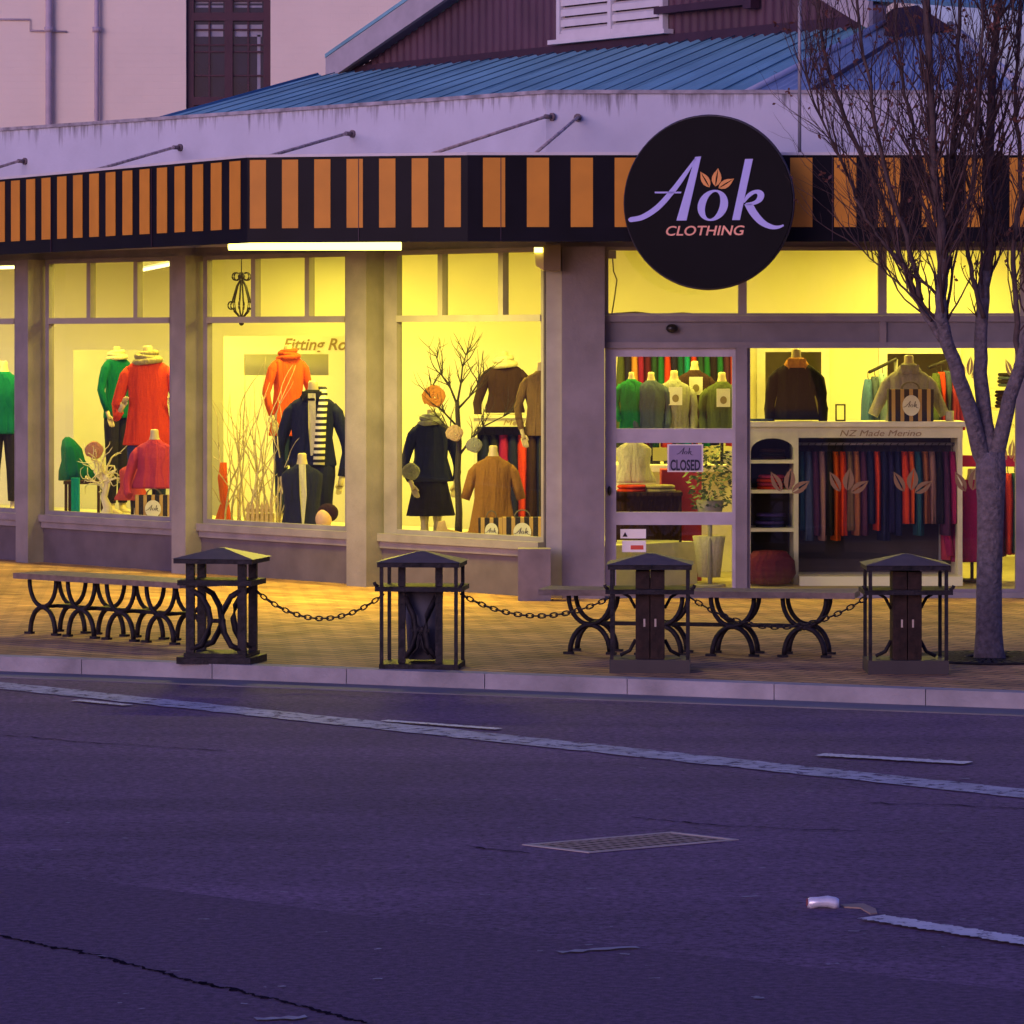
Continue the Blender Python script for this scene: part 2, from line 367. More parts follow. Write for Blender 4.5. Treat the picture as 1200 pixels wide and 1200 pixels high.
struct('road_cracks', bm, TAR)
# patched trench, slightly darker asphalt
bm = B()
bm.faces.new([bm.verts.new(G(x,y,RZ+.002)) for x,y in ((-60,1010),(520,1085),(1290,1172),(1290,1330),(-60,1260))])
struct('road_patch', bm, mat('newer asphalt', (.115,.060,.098), .85, var=.40, scale=30, bump=.5, bscale=90))

# drain grate in the road
g0, g1, g2 = G(612,991), G(787,976), G(866,985); g3 = g0+(g2-g1)
t = thing('drain_grate', 'rectangular iron drain grate with pale rim sunk in the asphalt', 'drain grate', (g0+g2)/2)
e1, e2 = g1-g0, g2-g1; up = Vector((0,0,1))
bm = B()
for o_, a_, b__ in ((g0,e1,e2*.05),(g3-e2*.05,e1,e2*.05),(g0+e2*.052,e1*.03,e2*.896),(g1-e1*.03+e2*.052,e1*.03,e2*.896)): obox(bm, o_+up*.002, a_, b__, up*.004)
obj('frame', bm, mat('worn grate rim', (.42,.36,.33), .6, var=.2), t)
bm = B()
for i in range(15): obox(bm, g0+e1*(.045+i*.0625)+e2*.06+up*.003, e1*.030, e2*.88, up*.0010)
for j in range(5): obox(bm, g0+e2*(.1+j*.19)+e1*.035+up*.002, e1*.93, e2*.07, up*.0008)
obj('bars', bm, mat('rusty grate iron', (.22,.15,.14), .6, var=.3, scale=20), t)
bm = B(); obox(bm, g0+e1*.02+e2*.04+up*.0005, e1*.96, e2*.92, up*.001); obj('dark_plate', bm, mat('drain darkness', (.006,.005,.006), .9), t)  # flat near-black plate draws the darkness below the bars
# squashed can and scrap by the dash
c = G(965,1064)
t = thing('drink_can', 'crushed silver drink can lying in the road by the white dash', 'can', c)
bm = B(); loftpts = [c+Vector((x, .004*math.sin(x*80), .022+.004*math.cos(x*60))) for x in (-.062,-.05,-.02,.015,.045,.06)]
tube(bm, loftpts, [.017,.024,.02,.023,.024,.017], 12); obj('body', bm, mat('can metal', (.75,.74,.76), .3, .3, var=.1, scale=30), t, True)
bm = B(); tube(bm, [c+Vector((-.066,0,.022)), c+Vector((-.062,0,.022))], .016, 12); obj('end', bm, mat('can red', (.35,.06,.05), .4), t)
bm = B()
pp = [G(x,y) for x,y in ((985,1061),(1012,1060),(1026,1066),(1028,1071),(1020,1072),(1008,1065),(990,1064))]
prism(bm, pp, (0,0,.005)); solo('cardboard_scrap', bm, mat('scrap card', (.35,.24,.17), .8), 'flat torn brown scrap beside the crushed can on the road', 'litter')
# ------------------------------------------------------------------ rendered building behind
YB = 48.0
t = thing('rendered_building', 'tall pale pink painted block building rising behind the shop roof', 'building', (PX(300,YB), YB, 0))
bx0, bx1 = -16.0, PX(1072, YB); wx0, wx1 = PX(218, YB), PX(317, YB); wz0 = PZ(134, YB); wz1 = PZ(-150, YB)
bm = B()
box(bm, bx0, wx0, YB, YB+7, 0, 10); box(bm, wx1, bx1, YB, YB+7, 0, 10); box(bm, wx0, wx1, YB, YB+7, 0, wz0); box(bm, wx0, wx1, YB, YB+7, wz1, 10)
obj('wall', bm, PLAST, t)
bm = B(); MAR = mat('maroon window joinery', (.06,.018,.03), .5)
fz = [PZ(y, YB) for y in (134, 20, 14, -150)]
yw = YB+.06
for x in (wx0, wx1-.09): box(bm, x, x+.09, yw, yw+.12, wz0, wz1)
cx = (wx0+wx1)/2; box(bm, cx-.05, cx+.05, yw-.002, yw+.12, wz0, wz1)
for z in (PZ(118,YB), PZ(19,YB)): box(bm, wx0+.09, wx1-.09, yw-.004, yw+.118, z-.05, z+.05)
wdw = obj('window', bm, MAR, t)
bm = B()
for (xa, xb) in ((wx0+.09, cx-.05), (cx+.05, wx1-.09)):
    xm = (xa+xb)/2; box(bm, xm-.012, xm+.012, yw+.03, yw+.055, wz0, wz1)
    for y in (88, 60, 34, 52, 0, -40): box(bm, xa, xb, yw+.028, yw+.052, PZ(y,YB)-.01, PZ(y,YB)+.01)
obj('glazing_bars', bm, MAR, wdw)
bm = B(); box(bm, wx0+.02, wx1-.02, yw+.06, yw+.07, wz0, wz1); obj('pane', bm, mat('dark pane', (.012,.014,.03), .08, spec=.6, var=.4, scale=2), wdw)
bm = B()
for (xa, xb) in ((wx0+.11, cx-.07), (cx+.07, wx1-.11)):
    box(bm, xa, xb, yw+.0565, yw+.0585, PZ(42,YB), PZ(28,YB)); 
    for i in range(5): box(bm, xa, xb, yw+.0565, yw+.0585, PZ(8-i*5,YB), PZ(5.5-i*5,YB))
box(bm, wx1-.17, wx1-.13, yw+.0565, yw+.0585, PZ(105,YB), PZ(40,YB))
obj('blind', bm, mat('grey blind', (.30,.29,.34), .7), wdw)
PIPE = mat('painted downpipe', (.46,.38,.42), .6)
for px in (58, 114):
    bm = B(); x = PX(px, YB); tube(bm, [(x, YB-.07, 0), (x, YB-.07, 10)], .042 if px < 100 else .03, 10)
    for z in (2.5, 4.6, PZ(38,YB), 8.2): tube(bm, [(x, YB-.07, z), (x, YB-.07, z+.06)], .055, 10)
    obj('downpipe', bm, PIPE, t)
bm = B(); CB = [(0-60,22),(35,23),(35,36),(78,37)]
tube(bm, [P(x,y,YB-.02) for x,y in CB], .012, 5); obj('cable', bm, PIPE, t)

# ------------------------------------------------------------------ the shop
shop = thing('clothing_shop', 'corner clothing shop with big lit windows, blue iron roof and striped awning', 'shop', K)
UL = uW(-190)                                        # far end of the slanting wall
HEAD, SILL, TRAN = 2.875, 0.42, 2.30
PT = 4.13                                            # parapet top
XR = 6.6
# parapet and header above the windows
bm = B(); wbox(bm, -.0, UL, -.25, 0, HEAD, 2.95); box(bm, K.x, XR, K.y+.001, K.y+.25, HEAD, 2.95); obj('header', bm, POST, shop)
bm = B()
pts = [WP(UL,0,2.95), WP(0,0,2.95), Vector((XR,K.y,2.95)), Vector((XR,K.y+.22,2.95)), WP(0,-.22,2.95)+Vector((.10,.05,0)), WP(UL,-.22,2.95)]
prism(bm, pts, (0,0,PT-2.95)); obj('parapet', bm, STAIN, shop)
bm = B()
pts = [WP(UL,.02,PT), WP(0,.02,PT)+Vector((0.005,-.005,0)), Vector((XR,K.y-.02,PT)), Vector((XR,K.y+.24,PT)), WP(0,-.24,PT)+Vector((.10,.05,0)), WP(UL,-.24,PT)]
prism(bm, pts, (0,0,.03)); obj('coping', bm, mat('weathered coping', (.36,.33,.34), .8, var=.45, scale=9), shop)
# plinth, sills
bm = B(); wbox(bm, .0, UL, -.30, .03, 0, SILL-.03); obj('plinth', bm, PLINTH, shop)
bm = B(); wbox(bm, .0, UL, -.30, .09, SILL-.03, SILL+.035); wbox(bm, 0, UL, .031, .06, SILL-.09, SILL-.03); obj('sill', bm, POST, shop)
# pilasters on the slanting wall (columns read from the photograph)
for (pa, pb, pc) in ((22,38,56),(201,220,241),(406,428,453)):
    bm = B(); u_in = uW(pc-2, 0.0); dep = .21
    ua = uW(pa, dep); ub = uW(pb, dep)
    wbox(bm, u_in, max(ua, u_in+.2), -.05, dep, 0, HEAD-.001)
    obj('pilaster', bm, POST, shop)
# windows of the slanting wall
wins = [(-150, 22), (56, 204), (241, 410), (453, 640)]
MULL = [[], [107, 162], [300, 363], [519, 590]]
for (pa, pb), ms in zip(wins, MULL):
    ua, ub = uW(pa), uW(pb)
    bm = B(); fr = .05
    lft = .17 if pa in (453,) else (.06 if pa > 0 else .06)
    wbox(bm, ua, ua-lft, -.03, .03, SILL+.035, HEAD); wbox(bm, ub+.03, ub-.0, -.03, .03, SILL+.035, HEAD)
    wbox(bm, ua-lft, ub+.03, -.03, .028, SILL+.035, SILL+.075); wbox(bm, ua-lft, ub+.03, -.03, .028, HEAD-.04, HEAD)
    wd = obj('window', bm, POST, shop)
    bm = B(); wbox(bm, ua-lft+.0, ub+.03, -.04, .04, TRAN-.035, TRAN+.02); obj('transom', bm, FRAME, wd)
    for p in ms:
        bm = B(); u = uW(p); wbox(bm, u-.03, u+.03, -.032, .034, TRAN+.02, HEAD-.04); obj('glazing_bar', bm, FRAME, wd)
    bm = B(); wbox(bm, ua-.02, ub+.02, -.012, -.006, SILL+.04, HEAD-.01); obj('pane', bm, GLASS, wd)
# corner pier and stone block at its foot
yF = K.y
bm = B(); box(bm, K.x, PX(658,yF), yF-.10, yF+.2, 0, HEAD); obj('pier', bm, mat('pier paint with lit tone', (.36,.34,.30), .6), shop)  # face turned to the lamp: its lit look is put into a paler colour
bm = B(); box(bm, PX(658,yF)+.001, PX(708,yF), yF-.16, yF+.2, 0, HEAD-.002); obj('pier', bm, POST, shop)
bm = B(); box(bm, PX(607,yF-.2), PX(645,yF-.2), yF-.42, yF-.2, 0, .42); obj('plinth_block', bm, mat('stone block', (.20,.17,.17), .8, var=.2), shop)
# door frame wall
X = lambda p: PX(p, yF)
Z = lambda p: PZ(p, yF)
bm = B()
box(bm, X(708), X(868), yF-.03, yF+.07, Z(405), Z(372)); box(bm, X(868)+.001, XR, yF-.03, yF+.07, Z(402), Z(372))
obj('header_panel', bm, mat('header panel paint', (.17,.155,.17), .55), shop)
bm = B()
box(bm, X(708), XR, yF-.06, yF-.031, Z(377), Z(370)); box(bm, X(708), XR, yF-.06, yF-.031, Z(408), Z(401))
box(bm, X(1030), X(1038), yF-.055, yF-.031, Z(401), Z(377))
obj('header_trim', bm, POST, shop)
bm = B(); sphere(bm, (X(787), yF-.07, Z(385)), .05, .045, .038, n=14); obj('door_sensor', bm, mat('black plastic', (.01,.01,.012), .35), shop)
bm = B(); box(bm, X(862), X(875), yF-.07, yF+.05, .02, Z(408)); obj('mullion_post', bm, POST, shop)
bm = B(); box(bm, X(706), XR, yF-.05, yF+.1, 0, .045); obj('threshold', bm, mat('threshold stone', (.25,.23,.22), .7), shop)
# upper lights
for (pa, pb) in ((708, 870), (870, 1034), (1034, 1200)):
    bm = B(); xa, xb = X(pa), X(pb); z0, z1 = Z(370)+.001, HEAD-.001
    box(bm, xa, xa+.035, yF-.02, yF+.05, z0, z1); box(bm, xb-.035, xb, yF-.02, yF+.05, z0, z1)
    box(bm, xa+.035, xb-.035, yF-.02, yF+.05, z0, z0+.02); box(bm, xa+.035, xb-.035, yF-.02, yF+.05, z1-.03, z1)
    wd = obj('upper_window', bm, FRAME, shop)
    bm = B(); box(bm, xa+.01, xb-.01, yF+.01, yF+.016, z0, z1); obj('pane', bm, GLASS, wd)
# sliding door with three panes
bm = B()
dz = [Z(y) for y in (408, 418, 502, 519, 600, 615, 690)]
box(bm, X(709), X(722), yF-.02, yF+.04, .046, dz[0]); box(bm, X(858), X(862)-.001, yF-.02, yF+.04, .046, dz[0])
for za, zb in ((dz[1], dz[0]), (dz[3], dz[2]), (dz[5], dz[4]), (.046, dz[6])): box(bm, X(722), X(858), yF-.018, yF+.038, za, zb)
door = obj('door', bm, mat('door paint', (.40,.37,.42), .5), shop)
for za, zb in ((dz[2], dz[1]), (dz[4], dz[3]), (dz[6], dz[5])):
    bm = B(); box(bm, X(722), X(858), yF+.005, yF+.011, za, zb); obj('pane', bm, GLASS, door)
bm = B(); sphere(bm, (X(714), yF-.04, Z(575)), .018, .03, .04); obj('handle', bm, mat('black plastic', (.01,.01,.012)), door)
# big right window
bm = B(); z0, z1 = Z(690), Z(408)
box(bm, X(875), X(879), yF-.03, yF+.04, z0, z1); box(bm, X(1190), X(1203), yF-.03, yF+.04, z0, z1); box(bm, X(875), X(1203), yF-.032, yF+.042, .046, z0)
wd = obj('window', bm, POST, shop)
bm = B(); box(bm, X(879), X(1190), yF+.005, yF+.011, z0, z1); obj('pane', bm, GLASS, wd)
bm = B(); box(bm, X(1203)+.001, XR, yF+.005, yF+.011, z0, z1); obj('pane', bm, GLASS, shop)

# interior shell
YI = 42.0
bm = B()
fl = [WP(UL,-.3,0), WP(0,-.3,0)+Vector((.1,.1,0)), Vector((XR,yF+.1,0)), Vector((XR,YI,0)), Vector((-9.5,YI,0))]
bm = B(); prism(bm, [p+Vector((0,0,.01)) for p in fl], (0,0,.03)); obj('interior_floor', bm, FLOORM, shop)
bm = B(); prism(bm, [p+Vector((0,0,3.12)) for p in fl], (0,0,.08)); obj('ceiling', bm, CREAM, shop)
bm = B(); box(bm, -10, XR+.2, YI, YI+.15, 0, 3.3); box(bm, XR, XR+.15, yF+.001, YI, 0, 3.3)
box(bm, -9.7, -9.5, wallD(-190)-1, YI, 0, 3.3); obj('interior_wall', bm, CREAM, shop)
# partition behind the door with two openings
YP = 37.6; s_ = lambda px: PX(px, YP); zP = lambda py: PZ(py, YP)
bm = B()
box(bm, s_(440), s_(893), YP, YP+.12, .04, 3.12)
box(bm, s_(893), s_(966), YP, YP+.12, zP(410), 3.12)
box(bm, s_(966), s_(1036), YP, YP+.12, .04, 3.12)
box(bm, s_(1036), s_(1120), YP, YP+.12, zP(412), 3.12); box(bm, s_(1120), XR, YP, YP+.12, .04, 3.12)
obj('partition', bm, CREAM, shop)
bm = B()
for (pa, pb, pt) in ((893, 966, 410), (1036, 1120, 412)):
    box(bm, s_(pa)-.05, s_(pa)+.03, YP-.02, YP-.001, .04, zP(pt)+.06); box(bm, s_(pb)-.03, s_(pb)+.05, YP-.02, YP-.001, .04, zP(pt)+.06)
    box(bm, s_(pa)+.03, s_(pb)-.03, YP-.02, YP-.001, zP(pt)-.02, zP(pt)+.06)
obj('architrave', bm, mat('white gloss trim', (.85,.83,.75), .4), shop)
bm = B(); box(bm, s_(880), s_(1130), YP+.9, YP+1.0, .04, 3.1); obj('back_room_wall', bm, mat('olive wall', (.30,.27,.14), .8), shop)
# fitting-room partition seen through the middle window
YQ = 39.0; q = lambda px: PX(px, YQ); zq = lambda py: PZ(py, YQ)
bm = B()
box(bm, q(262), q(440), YQ, YQ+.1, zq(415), zq(394)); box(bm, q(385), q(440), YQ, YQ+.1, .04, zq(415)); box(bm, q(262), q(286), YQ, YQ+.1, .04, zq(415))
box(bm, q(286), q(385), YQ+.001, YQ+.1, .04, zq(440))
obj('fitting_room_front', bm, CREAM, shop)
bm = B(); box(bm, q(270), q(400), YQ+.6, YQ+.7, .04, zq(418)+.1); obj('fitting_room_wall', bm, KHAKI, shop)
bm = textmesh('Fitting Room', (q(332), YQ-.004, zq(410)), (1,0,0), (0,0,1), .115, .004, .28, .016, width=.84)
obj('fitting_room_lettering', bm, mat('brown lettering', (.30,.20,.07), .6), shop)
bm = B(); y = 40.3
box(bm, PX(86,y), PX(240,y), y, y+.1, .04, PZ(410,y)); obj('alcove_wall', bm, KHAKI, shop)
# display platform inside the slanting windows
bm = B(); wbox(bm, -.0, UL, -1.75, -.31, .03, .40); obj('display_platform', bm, mat('platform board', (.62,.58,.42), .6), shop)

# roof: blue corrugated iron behind the parapet
ZE, ZG = 3.4, 5.0
def corr(bm, e0, e1, t0, t1, period, amp, nseg=2):
    """corrugated sheet ruled between eave e0-e1 and top t0-t1"""
    L = max((e1-e0).length, (t1-t0).length); n = int(L/period*6)
    up_ = (e1-e0).cross(t0-e0).normalized()
    if up_.z < 0: up_ = -up_
    if abs(up_.z) < .1 and up_.y > 0: up_ = -up_
    rows = []
    for i in range(n+1):
        f = i/n; o = up_*amp*math.sin(2*math.pi*i/6)
        a = e0.lerp(e1, f)+o; b = t0.lerp(t1, f)+o
        rows.append([bm.verts.new(a.lerp(b, k/nseg)) for k in range(nseg+1)])
    for r0, r1 in zip(rows, rows[1:]):
        for k in range(nseg): 
            f = bm.faces.new((r0[k], r1[k], r1[k+1], r0[k+1])); f.smooth = True
G0 = P(405, 90, 43.0); G1 = P(1036, 29, 35.9)
ZG = G0.z; G1.z = ZG
E0 = WP(uW(-240), -.25, ZE); E1 = Vector((K.x+.2, K.y+.3, ZE))
bm = B(); corr(bm, E0, E1, G0+Vector((-.3,.0,0)), G1, .20, .024); roof = obj('roof', bm, BLUEROOF, shop)
T0_ = G0+Vector((-.3,0,0)); LAP_SHADE = mat('sheet lap shadow line', (.07,.20,.27), .8)  # thin dark strips draw the shade at the sheet laps in colour
for i in range(1, 26):
    f_ = i/26+random.uniform(-.004,.004); a_, b2 = E0.lerp(E1, f_)+Vector((0,0,.03)), T0_.lerp(G1, f_)+Vector((0,0,.03))
    bm = B(); tube(bm, [a_, a_.lerp(b2,.5), b2], .0055, 5); obj('lap_shade_strip', bm, LAP_SHADE, roof)

G2 = P(1113, 32, 36.4); E2 = P(1330, 214, 32.5)
bm = B(); corr(bm, E1+Vector((.02,0,0)), E2, G1+Vector((.02,0,0)), G2, .16, .012); obj('roof', bm, LTROOF, shop)
bm = B(); corr(bm, E2, E2+Vector((1,9,0)), G2, G2+Vector((.3,2,0)), .16, .012); obj('roof', bm, BLUEROOF, shop)
bm = B(); tube(bm, [E1+Vector((.02,0,.03)), G1+Vector((.02,-.02,.03))], .028, 8)
o_ = obj('hip_capping', bm, WHITEP, shop)
bm = B(); tube(bm, [E1+Vector((.75,.1,.02)), G1+Vector((.30,-.1,-.02))], .02, 6); obj('flashing', bm, TRIM, shop)
bm = B(); tube(bm, [G2+Vector((0,0,.02)), E2+Vector((0,0,.02))], .04, 8); obj('hip_capping', bm, WHITEP, shop)
bm = B(); tube(bm, [E0+Vector((0,0,.02)), G0+Vector((-.3,0,.02))], .03, 6); obj('hip_capping', bm, mat('blue capping', (.05,.16,.28), .5), shop)
# ridge vent
bm = B(); r0 = P(1047, 4, 36.0); 
prism(bm, [P(1036,41,35.7), P(1046,10,35.7), P(1075,6,36.0), P(1118,34,36.2), P(1060,44,35.8)], (0,1.2,.0)); obj('ridge_vent', bm, TRIM, shop)
# gable wall
gd = (G1-G0); gl = gd.length; gdn = gd.normalized(); gn = Vector((gdn.y, -gdn.x, 0))   # gn faces the street
def onG(px, py=None, z=None):
    k = (px-600)/F; u = (k*G0.y-G0.x)/(gdn.x-k*gdn.y); p = G0+gdn*u
    return u, p, (PZ(py, p.y) if py is not None else z)
uL_, pL_, zL_ = onG(545, -4); uR_, pR_, zR_ = onG(988, 0)
sl = (zL_-ZG)/uL_; sr_ = (zR_-ZG)/(gl-uR_)
up_k = (sr_*gl)/(sl+sr_); zk = ZG+sl*up_k
bm = B(); n = int(gl/.125*6)
rows = []
for i in range(n+1):
    u = gl*i/n; zt = min(ZG+sl*u, ZG+sr_*(gl-u))+.001; p = G0+gdn*u+gn*(.012*math.sin(2*math.pi*i/6))
    rows.append((bm.verts.new((p.x,p.y,ZG-.25)), bm.verts.new((p.x,p.y,zt))))
for a_, c_ in zip(rows, rows[1:]): bm.faces.new((a_[0], c_[0], c_[1], a_[1])).smooth = True
obj('gable_wall', bm, GABLE, shop)
def gpt(u, off, z): p = G0+gdn*u+gn*off; return Vector((p.x, p.y, z))
bm = B(); obox(bm, gpt(.2,.02,ZG-.03), gdn*(gl-.2), gn*.05, Vector((0,0,.13))); obj('base_flashing', bm, TRIM, shop)
for (ua, za, ub, zb) in ((-.05, ZG-.06, up_k, zk), (gl+.05, ZG-.06, up_k, zk)):
    bm = B(); d = Vector((0,0,.26)); a_, b2 = gpt(ua, .18, za), gpt(ub, .18, zb)
    obox(bm, a_, b2-a_, gn*.05, d); obj('bargeboard', bm, mat('grey lilac barge paint', (.40,.37,.38), .6, var=.1), shop)
    bm = B(); a_, b2 = gpt(ua, -6, za+.262), gpt(ub, -6, zb+.262); obox(bm, a_, b2-a_, gn*6.24, Vector((0,0,.04))); obj('gable_roof', bm, BLUEROOF, shop)
    bm = B(); a_, b2 = gpt(ua, .015, za+.03), gpt(ub, .015, zb+.03); obox(bm, a_, b2-a_, gn*.16, Vector((0,0,.19))); obj('soffit', bm, mat('grey soffit paint', (.16,.15,.2), .7), shop)  # soffit is one even dark grey
# louvred gable shutters
uA, _, zA = onG(660, 47); uB, _, _ = onG(785, 30); zA = zA; zT = zA+1.5
bm = B(); hh = .055
for u in (uA, (uA+uB)/2-.02, uB-hh): obox(bm, gpt(u,.02,zA), gdn*hh, gn*.07, Vector((0,0,1.5)))
obox(bm, gpt(uA+hh,.02,zA+.001), gdn*(uB-uA-2*hh), gn*.068, Vector((0,0,.05)))
sh = obj('louvre_shutter', bm, WHITEP, shop)
bm = B()
for (a1, b1) in ((uA+hh, (uA+uB)/2-.02), ((uA+uB)/2+.035, uB-hh)):
    z = zA+.05
    while z < zT: 
        obox(bm, gpt(a1,.022,z), gdn*(b1-a1), gn*.045+Vector((0,0,-.03)), Vector((0,0,.066))); z += .105
obj('slats', bm, WHITEP, sh)
bm = B(); obox(bm, gpt(uA-.08,.02,zA-.05), gdn*(uB-uA+.16), gn*.12, Vector((0,0,.045))); obj('sill', bm, WHITEP, sh)
uC, _, zC = onG(778, 14); uD, _, _ = onG(893, 10)
bm = B(); obox(bm, gpt(uC,.03,zC-.03), gdn*(uD-uC), gn*.1, Vector((0,0,.07))); obox(bm, gpt(uD-.12,.031,zC-.07), gdn*.12, gn*.11, Vector((0,0,.16))); obj('beam', bm, TRIM, shop)

# canopy with striped valance
DA = 30.9
Q = [P(-190,0,39.1), P(290,0,31.3), P(548,0,DA), Vector((XR,DA,0))]
for p in Q: p.z = 0
VT, VB, SB, ST = 3.57, 2.885, 3.0, 3.545
bm = B()
inner = [Vector((XR,yF-.002,0)), WP(0,.005,0), WP(UL,.005,0)]
prism(bm, [p+Vector((.03,.09,2.975)) for p in Q[:3]]+[Q[3]+Vector((0,.09,2.975))]+[p+Vector((0,0,2.975)) for p in inner], (0,0,.06))
can = obj('canopy', bm, mat('canopy soffit', (.40,.37,.33), .7), shop)
bm = B()
for a_, b2 in zip(Q, Q[1:]):
    d = (b2-a_); nn = Vector((d.y, -d.x, 0)).normalized()
    obox(bm, a_+Vector((0,0,VB)), d, -nn*.03, Vector((0,0,VT-VB)))
bm2 = bm
val = obj('valance', bm, BLACKV, shop)
bm = B()
def stripes(a_, b2, pstart, pend, n, frac=.5):
    d = (b2-a_).normalized(); nn = Vector((d.y, -d.x, 0))
    def uu(px): k = (px-600)/F; return (k*a_.y-a_.x)/(d.x-k*d.y)
    u0, u1 = uu(pstart), uu(pend); per = (u1-u0)/n
    i0 = -int(u0/per) if u0 > 0 else 0; L = (b2-a_).length
    i = i0
    while u0+i*per+per*frac <= L+.02:
        s0 = max(0, u0+i*per)
        obox(bm, a_+d*s0+nn*.001+Vector((0,0,SB)), d*(u0+i*per+per*frac-s0), nn*.004, Vector((0,0,ST-SB))); i += 1
stripes(Q[0], Q[1], 13.5, 269.5, 13, .57)
stripes(Q[1], Q[2], 293, 521, 6, .5)
stripes(Q[2], Q[3], 566, 926, 7, .505)
obj('stripes', bm, ORANGE, val)
for px_, seg in ((60,0),(178,0),(420,1),(586.5,2),(775,2),(975,2),(1130,2)):
    a_, b2 = Q[seg], Q[seg+1]; d = (b2-a_).normalized(); nn = Vector((d.y, -d.x, 0)); k_ = (px_-600)/F; u_ = (k_*a_.y-a_.x)/(d.x-k_*d.y)
    bm = B(); obox(bm, a_+d*u_+nn*.001+Vector((0,0,VB+.004)), d*.006, nn*.0065, Vector((0,0,VT-VB-.03))); obj('panel_joint', bm, TRIM, val)
bm = B()
for a_, b2 in zip(Q, Q[1:]):
    d = (b2-a_); nn = Vector((d.y, -d.x, 0)).normalized(); obox(bm, a_+nn*.006+Vector((0,0,VT-.004)), d, -nn*.06, Vector((0,0,.022)))
obj('valance_trim', bm, WHITEP, val)
# tie rods
def wallpt(px, py):
    u = uW(px)
    p = K+DW*u if u > 0 else Vector((PX(px,K.y), K.y, 0))
    return Vector((p.x, p.y, PZ(py, p.y)))
def valpt(px):
    for a_, b2 in zip(Q, Q[1:]):
        k = (px-600)/F; d = b2-a_; tt = (k*a_.y-a_.x)/(d.x-k*d.y)
        if 0 <= tt <= 1: 
            p = a_+d*tt; return Vector((p.x, p.y+.05, VT+.01))
for (x0,y0,x1) in ((30,189,-64),(212,173,112),(414,157,316),(648,137,505),(677,138,627)):
    w_ = wallpt(x0,y0); e_ = valpt(x1); nrm = NW if x0 < 660 else Vector((0,-1,0))
    bm = B(); tube(bm, [w_, w_+nrm*.08, e_], .014, 7); r_ = obj('tie_rod', bm, RUSTY, shop, True)
    bm = B(); tube(bm, [w_, w_+nrm*.02], .034, 10); tube(bm, [w_+nrm*.0201, w_+nrm*.09], .019, 8); obj('rod_plate', bm, mat('dark bolt', (.16,.12,.13), .6), r_)
# thin conduit pole standing on the canopy
bm = B(); D_ = 31.3; tube(bm, [(PX(937,D_), D_, 3.04), (PX(937,D_), D_, 5.9)], .014, 8); tube(bm, [(PX(937,D_), D_, 3.035), (PX(937,D_), D_, 3.05)], .05, 8)
solo('mast', bm, STEEL, 'thin grey metal mast rising from the canopy above the round sign', 'pole')

# ------------------------------------------------------------------ round sign
DS = 30.62; sc0 = P(829.5, 237, DS); tilt = R(-16)
sx = Vector((math.cos(tilt), math.sin(tilt), 0)); sn = Vector((math.sin(tilt), -math.cos(tilt), 0))   # right and outward
sz = Vector((0,0,1)); SR = .672
t = thing('round_sign', 'big round black shop sign with lilac script letters fixed to the awning', 'shop sign', sc0-sz*SR)
bm = B(); n = 72
prism(bm, [sc0+sx*SR*math.cos(2*math.pi*i/n)+sz*SR*math.sin(2*math.pi*i/n) for i in range(n)], -sn*.06)
obj('disc', bm, mat('black sign face', (.004,.0035,.006), .5, var=.2, scale=3, spec=.06), t)
bm = B(); tube(bm, [sc0+sx*(SR+.003)*math.cos(2*math.pi*i/n)+sz*(SR+.003)*math.sin(2*math.pi*i/n)-sn*.03 for i in range(n+1)], .012, 6, cap=False)
obj('rim', bm, mat('sign rim', (.02,.015,.03), .4), t)
for sgn in (-.35, .35): bm = B(); obox(bm, sc0-sn*.061+sx*(sgn-.02)-sz*.15, sx*.04, -sn*.15, sz*.3); obj('bracket', bm, IRON, t)
def L2(x, y, o=.002, c=(645,585), r=510.0, centre=None, ax=None, nn=None, rad=None):
    ce = centre or sc0; a_ = ax or sx; n_ = nn or sn; rr = rad or SR
    return ce+a_*((x-c[0])/488*rr)+sz*((c[1]-y)/r*rr)+n_*o
def smooth_poly(pts, it=2):
    for _ in range(it):
        o = []
        for i in range(len(pts)):
            a_, c_ = pts[i], pts[(i+1)%len(pts)]
            o += [(a_[0]*.75+c_[0]*.25, a_[1]*.75+c_[1]*.25), (a_[0]*.25+c_[0]*.75, a_[1]*.25+c_[1]*.75)]
        pts = o
    return pts
def strip_poly(bm, A, Bp, f, th):
    """letter stroke between two edge curves, with thickness"""
    for i in range(len(A)-1):
        prism(bm, [f(*A[i]), f(*A[i+1]), f(*Bp[i+1]), f(*Bp[i])], th)
def spline(pts, n=6):
    out_ = []
    for i in range(len(pts)-1):
        p0, p1, p2, p3 = pts[max(i-1,0)], pts[i], pts[i+1], pts[min(i+2, len(pts)-1)]
        for k in range(n):
            s = k/n
            out_.append(tuple(.5*((2*p1[j])+(-p0[j]+p2[j])*s+(2*p0[j]-5*p1[j]+4*p2[j]-p3[j])*s*s+(-p0[j]+3*p1[j]-3*p2[j]+p3[j])*s**3) for j in (0,1)))
    out_.append(tuple(pts[-1])); return out_
